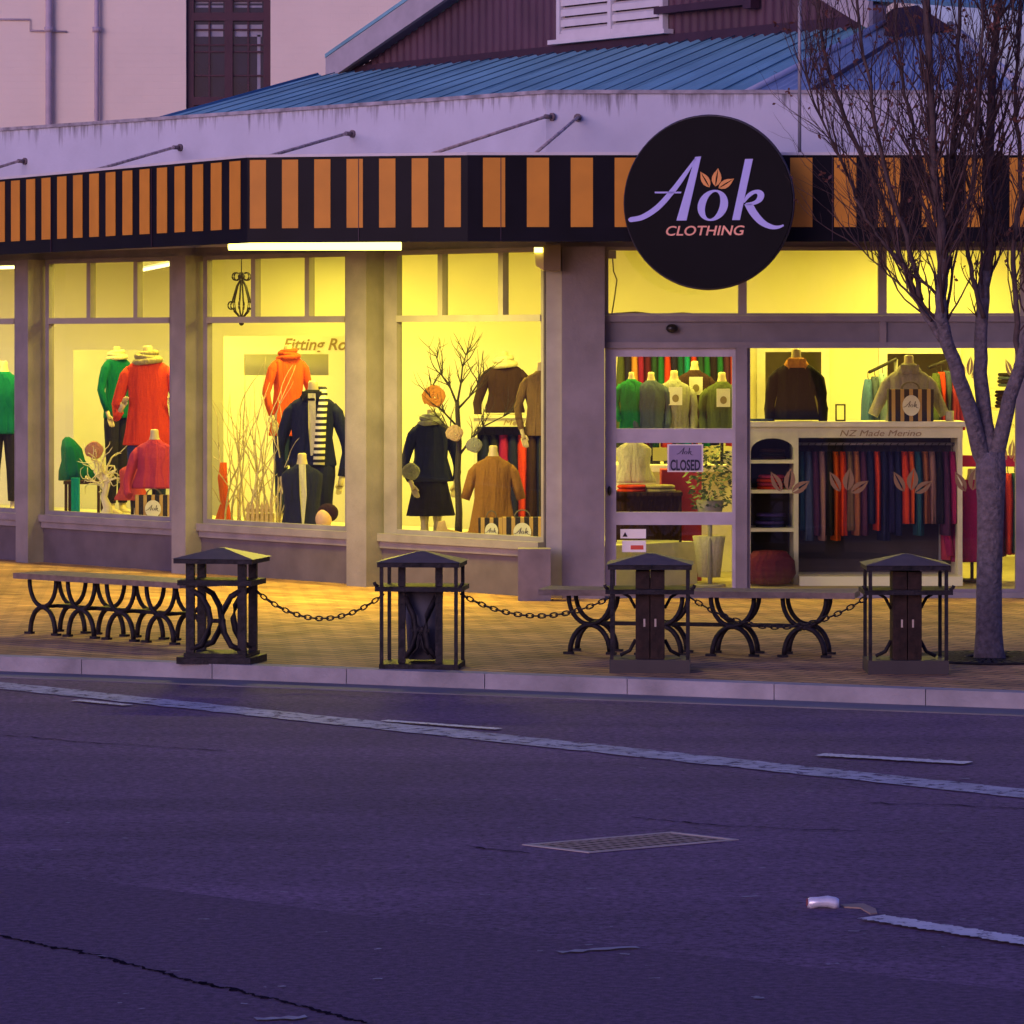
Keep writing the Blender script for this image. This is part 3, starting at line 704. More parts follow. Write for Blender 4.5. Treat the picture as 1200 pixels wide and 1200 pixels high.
def logo(f, th):
    """script 'Aok' as three bmeshes"""
    A = B()
    strip_poly(A, spline([(572,322),(500,415),(430,505),(345,598),(260,655),(195,670),(180,684)]), spline([(578,330),(520,430),(450,530),(365,625),(275,683),(205,698),(188,696)]), f, th)
    strip_poly(A, [(572,316),(463,692)], [(607,313),(522,692)], f, th)
    strip_poly(A, [(337,519),(492,521)], [(337,529),(489,531)], f, th)
    O = B(); n = 40; out_, inn = [], []
    for i in range(n+1):
        a_ = 2*math.pi*i/n; ex, ey = math.cos(a_), math.sin(a_)
        out_.append((675+88*ex-12*ey*-1*-1, 604+92*ey)); inn.append((674+42*ex-16*ey, 604+80*ey))
    strip_poly(O, out_, inn, f, th)
    Kk = B(); strip_poly(Kk, [(862,332),(787,692)], [(907,332),(832,692)], f, th)
    strip_poly(Kk, spline([(852,588),(870,545),(905,520),(945,515),(972,540),(960,580),(915,603),(868,606)]), spline([(858,592),(880,566),(905,545),(925,537),(934,548),(925,572),(900,586),(864,592)]), f, th)
    strip_poly(Kk, spline([(858,600),(890,660),(940,715),(1000,745),(1050,746),(1086,730)]), spline([(905,594),(930,640),(975,695),(1020,722),(1055,727),(1082,720)]), f, th)
    return A, O, Kk
LIL = mat('lilac lettering', (.42,.42,.80), .5, var=.03)
for ch, bmx in zip('Aok', logo(L2, sn*.006)): obj('letter', bmx, LIL, t)
def leaf_poly(tip, base, wd):
    tx, ty = tip; bx_, by_ = base; dx, dy = tx-bx_, ty-by_; L = math.hypot(dx, dy); nx, ny = -dy/L, dx/L
    a_ = [(bx_+dx*k+nx*wd*s_*1, by_+dy*k+ny*wd*s_) for k, s_ in ((0,.0),(.12,.55),(.3,.95),(.5,1),(.7,.72),(.87,.28),(1,0))]
    c_ = [(bx_+dx*k-nx*wd*s_*1, by_+dy*k-ny*wd*s_) for k, s_ in ((0,.0),(.12,.55),(.3,.95),(.5,1),(.7,.72),(.87,.28),(1,0))]
    m_ = [(bx_+dx*k, by_+dy*k) for k in (0,.12,.3,.5,.7,.87,1)]
    return a_, c_, m_
def leaves(f, th):
    bm = B()
    for tip, base, wd in (((603,403),(656,497),24),((706,384),(690,492),28),((798,447),(708,503),24)):
        a_, c_, m_ = leaf_poly(tip, base, wd); g = 4
        ml = [((x+(a_[i][0]-x)*.16), (y+(a_[i][1]-y)*.16)) for i, (x, y) in enumerate(m_)]; mr = [((x+(c_[i][0]-x)*.16), (y+(c_[i][1]-y)*.16)) for i, (x, y) in enumerate(m_)]
        for q0, q1 in ((a_, ml), (mr, c_)):
            for i in range(1, 5): prism(bm, [f(*q0[i]), f(*q0[i+1]), f(*q1[i+1]), f(*q1[i])], th)
            prism(bm, [f(*q0[5]), f(*q0[6]), f(*q1[5])], th); prism(bm, [f(*q0[0]), f(*q0[1]), f(*q1[1])], th)
    return bm
obj('leaf_emblem', leaves(L2, sn*.006), mat('orange emblem', (.75,.30,.06), .5), t)
bm = textmesh('CLOTHING', L2(402,780,.002), sx, sz, .074, .004, .2, .012, width=.628); obj('lettering', bm, mat('salmon lettering', (.85,.38,.24), .5), t)

# ------------------------------------------------------------------ lit lamps
TUBE = emit('lit tube', (1.0, .85, .15), 3.2); TUBE2 = emit('lit shop tube', (1.0, .92, .35), 2)
YEL = (1.0, .82, .09)
def area(parent, name, loc, sx_, sy_, power, col=YEL, rot=(0,0,0), spread=180):
    l = bpy.data.lights.new(name, 'AREA'); l.shape = 'RECTANGLE'; l.size = sx_; l.size_y = sy_; l.energy = power; l.color = col
    o = bpy.data.objects.new(name, l); COL.objects.link(o); o.parent = parent; o.location = Vector(loc)-ORG[parent]; o.rotation_euler = rot
    return o
def tube_lamp(p, q, label, power, m, group=None, r=.017, housing=True):
    c = (p+q)/2; t = thing('fluorescent_lamp', label, 'lamp', c, group)
    bm = B(); tube(bm, [p, q], r, 10); obj('tube', bm, m, t)
    if housing:
        d = q-p; s = Vector((-d.y, d.x, 0)).normalized()
        bm = B(); obox(bm, p-s*.04+Vector((0,0,r+.008)), d, s*.08, Vector((0,0,.05))); obj('housing', bm, WHITEP, t)
    a_ = math.atan2((q-p).y, (q-p).x)
    area(t, 'tube_light', c-Vector((0,0,r+.02)), (q-p).length, .06, power, YEL, (0,0,a_))
    return t
tube_lamp(P(268,288.5,32.1), P(470,288.5,31.95), 'bright yellow fluorescent tube glowing under the striped awning', 115, TUBE, r=.034)
GR = 'tubes on the shop ceiling'
tube_lamp(P(-60,315,38.6), P(22,313,38.6), 'lit ceiling tube seen in the leftmost shop window', 18, TUBE2, GR)
tube_lamp(P(168,316,38.9), P(203,309,38.0), 'short lit ceiling tube seen high in the window with the red tunic', 12, TUBE2, GR)
# ceiling panels further inside the shop, hidden behind the awning from the street but lit
PANEL = emit('lit ceiling panel', (1.0, .85, .3), 2)
for i, (x, y, pw, pos) in enumerate(((-4.9,38.9,130,'above the leftmost window display'), (-3.2,37.6,150,'above the red tunic display'), (-1.6,36.0,150,'above the striped scarf display'), (-.3,34.9,130,'above the twisted black tree display'),
                     (1.35,34.6,130,'just inside the shop door'), (3.1,34.6,130,'above the merino counter'), (5.0,34.9,120,'beyond the right end of the counter'), (-1.8,40.8,80,'in front of the back wall'), (2.2,39.3,40,'over the back room'), (4.0,36.6,60,'behind the merino counter'))):
    t = thing('ceiling_light', 'square lit ceiling light '+pos, 'ceiling light', (x,y,3.06), 'ceiling lights inside the shop')
    bm = B(); box(bm, x-.3, x+.3, y-.3, y+.3, 3.075, 3.115); obj('frame', bm, WHITEP, t)
    bm = B(); box(bm, x-.27, x+.27, y-.27, y+.27, 3.068, 3.0745); obj('diffuser', bm, PANEL, t)
    area(t, 'panel_light', (x,y,3.06), .5, .5, pw*.35)
# wall floodlight on the pier
t = thing('flood_light', 'small lit lantern box on the corner pier below the awning', 'lamp', P(641,318,31.9))
y = 31.85; bm = B()
box(bm, PX(637,y), PX(657,y), y-.02, y+.22, PZ(317,y), PZ(287,y)); obj('housing', bm, mat('bronze lamp housing', (.16,.12,.06), .4), t)
bm = B(); prism(bm, [P(626,290,y), P(637,290,y), P(637,317,y), P(628,311,y)], (0,.2,0)); obj('lens', bm, mat('lamp lens', (.6,.5,.2), .2), t)
bm = B(); box(bm, PX(626,y), PX(636,y), y-.03, y-.002, PZ(296,y), PZ(290,y)); obj('lit_lamp', bm, TUBE, t)

# ------------------------------------------------------------------ mannequins and garments
BASE = .41
CL = {}
def C_(name, col): 
    return cloth(name, col)
NAVY = C_('navy wool', (.016,.02,.065)); RED = C_('red orange jersey', (.75,.06,.015)); TEAL = C_('green jersey', (.0,.13,.085)); BLACK = C_('black knit', (.018,.016,.016))
ORNG = C_('orange fleece', (.85,.12,.01)); PINK = C_('raspberry knit', (.55,.05,.10)); MUST = C_('mustard knit', (.30,.14,.03)); BROWN = C_('dark brown knit', (.045,.02,.015))
JEAN = C_('dark denim', (.02,.04,.13)); BEIGE = C_('beige scarf', (.45,.37,.2)); CREAMC = C_('cream knit', (.72,.66,.48)); GREY = C_('light grey knit', (.33,.33,.30)); BLUEG = C_('blue grey knit', (.07,.10,.17))
OLIVE = C_('olive knit', (.09,.12,.04)); GREEN = C_('emerald knit', (.01,.19,.07)); MAG = C_('magenta cardigan', (.36,.015,.10)); PALE = C_('pale grey shirt', (.42,.39,.36)); DARKG = C_('dark green knit', (.02,.09,.05)); TAN = C_('tan knit', (.25,.15,.06)); SKYB = C_('sky blue shirt', (.07,.16,.42)); PEACH = C_('peach shirt', (.8,.34,.09)); PURP = C_('purple cloth', (.08,.05,.2)); COPPER = C_('copper cloth', (.45,.15,.05))
def stripes_mat(name, c1, c2, per, ax='Z', duty=.5):
    m = mat(name, c1, .85); t, b = ntools(m); tc = t.nodes.new('ShaderNodeTexCoord'); s = t.nodes.new('ShaderNodeSeparateXYZ'); t.links.new(tc.outputs['Object'], s.inputs[0])
    md = t.nodes.new('ShaderNodeMath'); md.operation = 'PINGPONG'; md.inputs[1].default_value = per/2; t.links.new(s.outputs[ax], md.inputs[0])
    lt = t.nodes.new('ShaderNodeMath'); lt.operation = 'LESS_THAN'; lt.inputs[1].default_value = per/2*duty; t.links.new(md.outputs[0], lt.inputs[0])
    mx = t.nodes.new('ShaderNodeMix'); mx.data_type = 'RGBA'; mx.inputs['A'].default_value = c1+(1,); mx.inputs['B'].default_value = c2+(1,)
    t.links.new(lt.outputs[0], mx.inputs['Factor']); t.links.new(mx.outputs['Result'], b.inputs['Base Color']); return m
STRSC = stripes_mat('striped scarf knit', (.75,.70,.55), (.01,.01,.03), .055)
BAGM = stripes_mat('striped bag paper', (.012,.010,.012), (.45,.27,.08), .075, 'X', .42)
def mannequin(label, px, ytop, D, wpx, top, length, base=BASE, rz=0.0, sleeves=.55, lower=None, lowm=None, lowlen=.5, collar=None, cowl=None, flare=1.0, opened=None, cat='mannequin', group='clothed shop mannequins', hands=True, spread=.06, bust=False, cuffs=None, back_tag=False, shawl=None):
    x = PX(px, D); zt = PZ(ytop, D); k = (wpx/F*D)/.44
    t = thing('mannequin', label, cat, (x, D, base), group)
    b0 = Vector((x, D, 0)); kw = dict(base=b0, rz=rz)
    fl = zt-base
    bm = B(); loft(bm, [(0,0,zt,.030*k,.030*k),(0,0,zt-.012*k,.042*k,.042*k),(0,0,zt-.05*k,.042*k,.042*k),(0,0,zt-.12*k,.058*k,.06*k),(0,0,zt-.18*k,.12*k,.07*k),(0,0,zt-.26*k,.15*k,.09*k)], **kw); obj('form', bm, SKIN, t)
    L = length; top_z = zt-.105*k; bot = top_z-L; 
    zs = lambda f: top_z-L*f
    bm = B()
    loft(bm, [(0,0,top_z,.062*k,.062*k),(0,0,top_z-.025*k,.085*k,.072*k),(0,0,top_z-.055*k,.15*k,.085*k),(0,0,top_z-.095*k,.195*k,.098*k),(0,0,top_z-.16*k,.195*k,.112*k),
              (0,-.008,top_z-min(.28*k,L*.4),.18*k,.118*k),(0,0,top_z-min(.42*k,L*.62),.165*k*(1+.25*(flare-1)),.108*k),(0,0,zs(.82),.185*k*(1+.7*(flare-1)),.118*k*(1+.4*(flare-1))),(0,0,bot+.02,.20*k*flare,.125*k*(1+.6*(flare-1))),(0,0,bot,.198*k*flare,.122*k*(1+.6*(flare-1)))],
         n=48, fold=.055, nf=7, ph=px*.3, **kw)
    tp = obj('top', bm, top, t)
    c, s = math.cos(rz), math.sin(rz)
    def Lp(lx, ly, z): return b0+Vector((lx*c-ly*s, lx*s+ly*c, z))
    for sg in (-1, 1):
        if sleeves <= 0: continue
        sh_ = top_z-.13*k; Ls = sleeves*k
        pts = [Lp(sg*.15*k,0,sh_+.02), Lp(sg*.195*k,0,sh_-.04*k), Lp(sg*(.215+spread*.4)*k,.005,sh_-.17*k), Lp(sg*(.22+spread)*k,.0,sh_-.30*k)]
        if Ls > .35*k: pts += [Lp(sg*(.215+spread)*k,-.03,sh_-.42*k), Lp(sg*(.19+spread)*k,-.06,sh_-Ls)]
        rr = [.05*k,.060*k,.054*k,.047*k,.042*k,.037*k][:len(pts)]
        bm = B(); tube(bm, pts, rr, 14); obj('sleeve', bm, top, t)
        if hands:
            e = pts[-1]; d = (pts[-1]-pts[-2]).normalized()
            bm = B(); tube(bm, [e-d*.02, e+d*.05, e+d*.09], [.026*k,.024*k,.030*k], 10)
            for q_ in range(4): tube(bm, [e+d*.085+Vector(((q_-1.5)*.013,0,0)), e+d*(.135+.01*(q_ % 2))+Vector(((q_-1.5)*.014,-.008,0)), e+d*(.16+.008*(q_ in (1,2)))+Vector(((q_-1.5)*.013,-.02,0))], [.0085,.008,.006], 6)
            tube(bm, [e+d*.06+Vector((-sg*.02,-.01,0)), e+d*.10+Vector((-sg*.035,-.025,0))], [.01,.008], 6)
            obj('hand', bm, SKIN, t)
        if cuffs:
            e = pts[-1]; d = (pts[-1]-pts[-2]).normalized(); bm = B(); tube(bm, [e-d*.03, e+d*.04], [.05*k,.052*k], 12); obj('cuff', bm, cuffs, t)
    if collar:
        bm = B(); loft(bm, [(0,0,top_z+.03*k,.06*k,.06*k),(0,-.01,top_z+.012,.082*k,.078*k),(0,-.015,top_z-.03*k,.11*k,.09*k),(0,-.018,top_z-.06*k,.10*k,.10*k)], n=24, fold=.03, **kw)
        for sg in (-1,1): prism(bm, [Lp(sg*.02*k,-.085*k,top_z+.015), Lp(sg*.085*k,-.075*k,top_z+.02), Lp(sg*.075*k,-.112*k,top_z-.075*k)], (0,-.006,0))
        obj('collar', bm, collar, t)
    if cowl:
        bm = B()
        for j in range(3): tube(bm, arc(b0+Vector((0,-.01,top_z+.03*k-j*.033*k)), (1,0,.12*(-1)**j), (0,1,0), (.075+.018*j)*k, (.07+.015*j)*k, 0, 2*math.pi, 20), .03*k, 10, cap=False)
        obj('scarf', bm, cowl, t)
    if opened:
        bm = B(); pts = [Lp(-.03*k,-.088*k,top_z-.0), Lp(.035*k,-.09*k,top_z), Lp(.045*k,-.135*k,zs(.45)), Lp(.02*k,-.138*k,zs(.85)), Lp(-.0*k,-.138*k,zs(.86)), Lp(-.02*k,-.135*k,zs(.45))]
        prism(bm, pts, (0,-.012,0)); obj('front_panel', bm, opened, t)
    if shawl:
        bm = B(); 
        for sg, ln in ((1,.62),): 
            pts = [Lp(.02*k,.06*k,top_z+.03), Lp(.085*k,.0,top_z+.03), Lp(.10*k,-.10*k,top_z-.07), Lp(.085*k,-.135*k,zs(.4)), Lp(.075*k,-.145*k,zs(.75)), Lp(.07*k,-.15*k,zs(.98))]
            for a_, c_ in zip(pts, pts[1:]): pass
            tube(bm, pts, [.03*k,.035*k,.04*k,.045*k,.05*k,.05*k], 10)
        obj('scarf', bm, shawl, t)
    if back_tag:
        bm = B(); p = Lp(0,-.135*k,top_z-.08*k); cbox(bm, p-Vector((0,0,.16)), .12, .006, .16, rz+.06); obj('price_tag', bm, WHITE, t)
        bm = B(); p = p+Vector((.0,-.006,-.10)); prism(bm, [p+Vector((.03*math.cos(a_*math.pi/6),0,.035*math.sin(a_*math.pi/6))) for a_ in range(12)], (0,-.002,0)); obj('tag_print', bm, mat('tag print', (.25,.2,.1), .6), t)
    if lower == 'trousers':
        z0 = bot+.06
        for sg in (-1,1):
            bm = B(); loft(bm, [(sg*.085*k,0,z0,.10*k,.10*k),(sg*.095*k,0,z0-.15,.092*k,.095*k),(sg*.10*k,-.01,(z0+base)/2,.07*k,.075*k),(sg*.10*k,0,base+.10,.055*k,.06*k)], fold=.02, n=18, **kw); obj('trouser_leg', bm, lowm, t)
            bm = B(); loft(bm, [(sg*.10*k,0,base+.11,.032,.035),(sg*.10*k,0,base+.045,.034,.04),(sg*.10*k,-.05,base+.02,.036,.09),(sg*.10*k,-.06,base,.034,.10)], n=14, **kw); obj('foot', bm, SKIN, t)
    elif lower == 'skirt':
        z0 = bot+.06
        bm = B(); loft(bm, [(0,0,z0,.16*k,.11*k),(0,0,z0-.12,.19*k,.13*k),(0,0,z0-lowlen,.25*k,.17*k)], n=36, fold=.07, nf=9, **kw); obj('skirt', bm, lowm, t)
        for sg in (-1,1):
            bm = B(); loft(bm, [(sg*.07*k,0,z0-lowlen+.05,.05,.05),(sg*.07*k,0,base+.09,.032,.035),(sg*.07*k,0,base+.03,.035,.06),(sg*.07*k,-.05,base,.034,.09)], n=12, **kw); obj('leg', bm, SKIN, t)
    elif lower == 'stand' or bust:
        if bot-.05 > base+.04:
            bm = B(); tube(bm, [(x,D,base+.02),(x,D,bot+.05)], .015, 8); tube(bm, [(x,D,base),(x,D,base+.025)], .12*k, 18); obj('stand', bm, IRON, t)
    return t
def HD(px, off=-.75): return (K+DW*uW(px, off)+NW*off).y   # depth at a column, off metres behind the slanting wall
mannequin('headless mannequin in a teal top cut off at the left window edge', 4, 423, HD(4), 52, TEAL, .62, lower='trousers', lowm=BLACK)
mannequin('headless mannequin in a green top and black trousers turned sideways behind the red tunic', 137, 406, HD(137,-1.3), 42, TEAL, .62, rz=.9, lower='trousers', lowm=BLACK, cowl=CREAMC)
mannequin('headless mannequin in a long red tunic with a beige scarf and jeans', 173, 405, HD(173,-.85), 57, RED, .84, rz=.15, sleeves=.36, lower='trousers', lowm=JEAN, cowl=BEIGE, flare=1.12, hands=True)
mannequin('low bust in a raspberry knit in front of the red tunic mannequin', 181, 503, HD(181,-.5), 50, PINK, .46, rz=0, lower='stand', sleeves=.45, hands=False, flare=1.1)
mannequin('headless mannequin in a bright orange hooded top and jeans', 338, 404, HD(338,-1.2), 46, ORNG, .76, rz=.55, lower='trousers', lowm=JEAN, cowl=ORNG, flare=1.15)
mannequin('headless mannequin in a navy jacket with a cream and navy striped scarf', 367, 446, HD(367,-.9), 62, NAVY, .66, rz=-.1, sleeves=.56, lower='trousers', lowm=NAVY, collar=BLACK, shawl=STRSC, opened=CREAMC)
mannequin('low bust in a navy cardigan with a long white scarf', 354, 531, HD(354,-.5), 54, NAVY, .62, rz=.05, lower='stand', sleeves=0, opened=CREAMC, hands=False)
mannequin('headless mannequin in a dark navy dress and coat beside the black tree', 505, 479, HD(505,-.85), 50, NAVY, .55, rz=.35, sleeves=.5, lower='skirt', lowm=C_('black skirt cloth', (.012,.012,.03)), lowlen=.36, cowl=GREY, flare=1.15, base=BASE)
mannequin('headless bust draped in a mustard cape near the corner pier', 578, 522, HD(578,-.6), 52, MUST, .74, rz=.0, lower='stand', sleeves=.34, flare=1.3, hands=False, cowl=None)
mannequin('small bust in a dark brown button cardigan on the far white shelf', 591, 412, 36.2, 50, BROWN, .47, base=PZ(486,36.2)+.0, rz=.1, sleeves=.5, hands=False, cowl=CREAMC)
mannequin('bust in a tan knit half hidden by the corner pier', 634, 424, HD(634,-.9)+.4, 44, TAN, .56, rz=.2, lower='stand', sleeves=.55, hands=True)
# row of pullovers behind the door
GB = 'busts in pullovers behind the shop door'; DB = 34.6; zb = PZ(502, DB)
for px, yt, wd, m_, lab in ((740,436,34,GREEN,'emerald green'),(763,436,40,BLUEG,'blue grey'),(790,434,46,GREY,'pale grey'),(814,423,44,BROWN,'dark brown'),(846,436,46,OLIVE,'olive green')):
    mannequin('bust in a %s pullover in the row behind the door glass' % lab, px, yt, DB+(.35 if px == 814 else 0)+(.1 if px == 790 else 0), wd, m_, .52, base=1.02, sleeves=.5, spread=.0, hands=False, rz=R(4), group=GB, back_tag=px in (790,846,814), bust=True)
bm = B(); box(bm, PX(716,DB), PX(868,DB), DB-.35, DB+.6, .96, 1.02); box(bm, PX(720,DB), PX(724,DB), DB-.3, DB-.26, .041, .96); box(bm, PX(860,DB), PX(864,DB), DB-.3, DB-.26, .041, .96); box(bm, PX(720,DB), PX(864,DB), DB+.5, DB+.56, .041, .96)
solo('display_table', bm, CREAM, 'pale display table carrying the row of pullover busts behind the door', 'table')

# merino counter unit
t = thing('display_counter', 'white counter with cubby shelves and hanging bay behind the big right window', 'counter', (PX(1000,33.3), 33.3, .04))
DC = 33.25; c = lambda p: PX(p, DC); zc = lambda p: PZ(p, DC)
bm = B(); box(bm, c(874), c(1132), DC-.06, DC+.52, zc(500), zc(494)); obj('top', bm, mat('counter top cream', (.74,.70,.50), .5), t)
bm = B(); CW = mat('counter cream', (.66,.62,.40))
box(bm, c(876), c(1128), DC-.02, DC, zc(513), zc(500)-.001); obj('fascia', bm, CW, t)
bm = B()
for p in (874, 930, 1122): box(bm, c(p), c(p+5.5), DC-.025, DC+.5, .04, zc(500)-.001)
obj('upright', bm, CW, t)
bm = B(); 
for y_ in (541, 576, 621): box(bm, c(879.5), c(930), DC-.02, DC+.5, zc(y_+2), zc(y_-2))
obj('shelves', bm, CW, t)
bm = B(); box(bm, c(874), c(1128), DC+.5, DC+.53, .04, zc(500)-.001); obj('back_panel', bm, mat('counter back board', (.05,.04,.05), .8), t)
bm = B(); pts = [Vector((c(879.5),DC-.018,zc(513))), Vector((c(879.5),DC-.018,zc(530)))]+[Vector((c(905)-(c(930)-c(879.5))/2*math.cos(a_), DC-.018, zc(528)+(zc(513.5)-zc(528))*math.sin(a_))) for a_ in [math.pi*i/12 for i in range(13)]]+[Vector((c(930),DC-.018,zc(530))), Vector((c(930),DC-.018,zc(513)))]
prism(bm, pts, (0,.016,0)); obj('arch', bm, CW, t)
bm = textmesh('NZ Made Merino', (c(984),DC-.024,zc(511)), (1,0,0), (0,0,1), .052, .003, .25, .0, width=.69); obj('lettering', bm, mat('bronze lettering', (.30,.20,.09), .5), t)
bm = B(); tube(bm, [(c(936),DC+.22,zc(521)), (c(1122),DC+.22,zc(521))], .012, 8); obj('hanging_rail', bm, STEEL, t)
def garment(name, label, x, y, ztop, zbot, wd, dp, m_, group, lean=0, cat='garment', rz=0):
    """a garment on a hanger, seen from its edge"""
    t = thing(name, label, cat, (x, y, zbot), group)
    bm = B(); n = 6; rings = []
    for i in range(n+1):
        f = i/n; z = ztop-.05-(ztop-.05-zbot)*f
        rings.append((lean*f*.05, 0, z, wd*(.32+.25*min(1,f*4))*(1+.25*f*math.sin(x*40)), dp*(.25+.25*min(1, f*3)) ))
    loft(bm, rings, n=26, fold=.12, nf=5, ph=x*17, base=Vector((x,y,0)), rz=rz); obj('cloth', bm, m_, t)
    bm = B(); tube(bm, [(x,y-dp*.3,ztop-.07),(x,y,ztop-.03),(x,y,ztop+.012),(x+.012,y,ztop+.022)], .004, 5); obj('hanger', bm, IRON, t)
    return t
cols = [(C_('teal cloth',(.02,.09,.13)),'dark teal'),(BLUEG,'blue grey'),(C_('plum cloth',(.10,.03,.07)),'plum'),(C_('rose grey cloth',(.35,.18,.15)),'dusty rose'),(BLACK,'black'),(ORNG,'orange'),(RED,'red'),(TAN,'tan'),(COPPER,'copper'),(C_('plum cloth',(0,0,0)),'plum'),(NAVY,'navy'),(RED,'red'),(NAVY,'navy'),(C_('ink cloth',(.03,.025,.08)),'ink blue'),(NAVY,'navy'),(RED,'red'),(ORNG,'orange'),(C_('teal cloth',(0,0,0)),'dark teal'),(COPPER,'copper'),(C_('rose grey cloth',(0,0,0)),'dusty rose'),(BLACK,'black'),(C_('plum cloth',(0,0,0)),'plum'),(MAG,'magenta')]
ORD = 'first second third fourth fifth sixth seventh eighth ninth tenth eleventh twelfth thirteenth fourteenth fifteenth sixteenth seventeenth eighteenth nineteenth twentieth'.split()
ORD += ['twenty-'+o for o in ORD[:9]]
for i, (m_, cn) in enumerate(cols):
    px = 941+i*(1119-941)/(len(cols)-1); zt_ = zc(523); ln = random.uniform(.78,.92)
    yb = 628-random.choice((0,0,6,14,-6,4))
    garment('hanging_garment', '%s garment, %s from the left on the rail under the merino counter' % (cn, ORD[i]), c(px), DC+.20+random.uniform(-.02,.02), zt_, zc(yb), .075, .36, m_, 'garments hanging under the merino counter')
# folded clothes in the cubbies
def fold_stack(label, px, ybase, D, n, wpx, cols_, group='folded clothes'):
    x = PX(px, D); z = PZ(ybase, D)+.002; wd = wpx/F*D
    t = thing('folded_clothes', label, 'clothes', (x, D, z), group)
    for i in range(n):
        h = .032; bm = B(); r_ = random.uniform(-.01,.01)
        loft(bm, [(r_,0,z+i*h+.001,wd*.46,.13),(r_,0,z+i*h+.008,wd*.52,.15),(r_,0,z+i*h+h*.7,wd*.52,.15),(r_,0,z+i*h+h-.001,wd*.46,.13)], n=20, base=Vector((x,D,0))); obj('garment', bm, cols_[i % len(cols_)], t)
fold_stack('dark folded knits on the top shelf of the cubby', 905, 539, DC+.22, 3, 30, [BROWN, BLACK])
fold_stack('red folded knits on the middle shelf of the cubby', 903, 574, DC+.22, 4, 30, [RED, PINK])
fold_stack('navy folded knits on the lower shelf of the cubby', 903, 619, DC+.22, 4, 34, [NAVY, PURP])
# things on the counter
mannequin('bust in a black sweater with an orange shirt collar and cuffs on the counter', 933, 409, DC+.25, 58, BLACK, .50, base=zc(494), sleeves=.50, spread=.02, hands=False, collar=PEACH, cuffs=PEACH, group='busts on the merino counter')
mannequin('bust in a pale grey short shirt behind the striped bag on the counter', 1065, 416, DC+.32, 58, PALE, .48, base=zc(494), sleeves=.3, hands=False, collar=PALE, spread=.1, group='busts on the merino counter')
def bag(label, px, ytop, ybot, wpx, D, rz=0, group='striped shop bags'):
    x = PX(px, D); z0, z1 = PZ(ybot, D), PZ(ytop, D); wd = wpx/F*D; dp = .12
    t = thing('shop_bag', label, 'bag', (x, D, z0), group)
    bm = B(); prism(bm, [Vector((x-wd/2,D-dp/2,z0)), Vector((x+wd/2,D-dp/2,z0)), Vector((x+wd/2+.004,D-dp/2+.01,z1)), Vector((x-wd/2-.004,D-dp/2+.01,z1))], (0,dp,0)); obj('bag', bm, BAGM, t)
    cz = (z0+z1)/2; rx_, rz_ = min(wd*.26,.075), min(wd*.32,.09, (z1-z0)*.32); yy = D-dp/2-.004
    bm = B(); prism(bm, [Vector((x+rx_*math.cos(a_), yy, cz+rz_*math.sin(a_))) for a_ in [2*math.pi*i/24 for i in range(24)]], (0,-.004,0)); ov = obj('oval_label', bm, mat('oval label', (.72,.68,.5), .6), t)
    ce = Vector((x, yy-.005, cz))
    f = lambda px_, py_: ce+Vector(((px_-645)/488*rx_*.95, 0, (585-py_)/510*rx_*.95))
    bm = B()
    for b2 in logo(f, Vector((0,-.001,0))):
        me_ = bpy.data.meshes.new('x'); b2.to_mesh(me_); b2.free(); bm.from_mesh(me_); bpy.data.meshes.remove(me_)
    obj('label_print', bm, mat('dark print', (.05,.04,.03), .6), ov)
    bm = B()
    for yy2 in (D-dp/2+.01, D+dp/2-.01): tube(bm, arc((x,yy2,z1), (1,0,0), (0,0,1), wd*.2, .06, 0, math.pi, 10), .004, 5)
    obj('handle', bm, mat('bag cord', (.1,.08,.06), .7), t)
bag('black and gold striped bag with a white oval on the counter before the pale shirt', 1067, 456, 494, 52, DC+.1)
bag('striped bag with a white oval below the raspberry bust', 180, 580, 612, 42, HD(181,-.42), group='striped shop bags')
bag('striped bag, left of the two beneath the mustard cape', 576, 607, 637, 30, HD(576,-.42))
bag('striped bag, right of the two beneath the mustard cape', 612, 606, 640, 46, HD(612,-.42))
bm = B(); y = DC+.2; x0_, x1_ = PX(979,y), PX(991,y); z0_, z1_ = zc(494), zc(474)
for q_ in ((x0_,x1_,z1_-.012,z1_),(x0_,x1_,z0_,z0_+.012),(x0_,x0_+.012,z0_+.0121,z1_-.0121),(x1_-.012,x1_,z0_+.0121,z1_-.0121)): box(bm, q_[0], q_[1], y, y+.02, q_[2], q_[3])
solo('photo_frame', bm, IRON, 'small empty black picture frame standing on the white counter', 'picture frame')
bm = B(); y = DC+.2; tube(bm, [(PX(1113,y),y,zc(494)), (PX(1113,y),y,zc(482))], .035, 16); solo('candle', bm, CREAMC, 'short cream pillar candle at the right end of the counter', 'candle')
bm = B(); loft(bm, [(0,0,zc(494),.10,.06),(0,0,zc(494)+.02,.10,.06)], base=Vector((PX(892,y),y,0))); solo('folded_scarf', bm, BLUEG, 'small folded blue scarf at the left end of the counter', 'scarf')
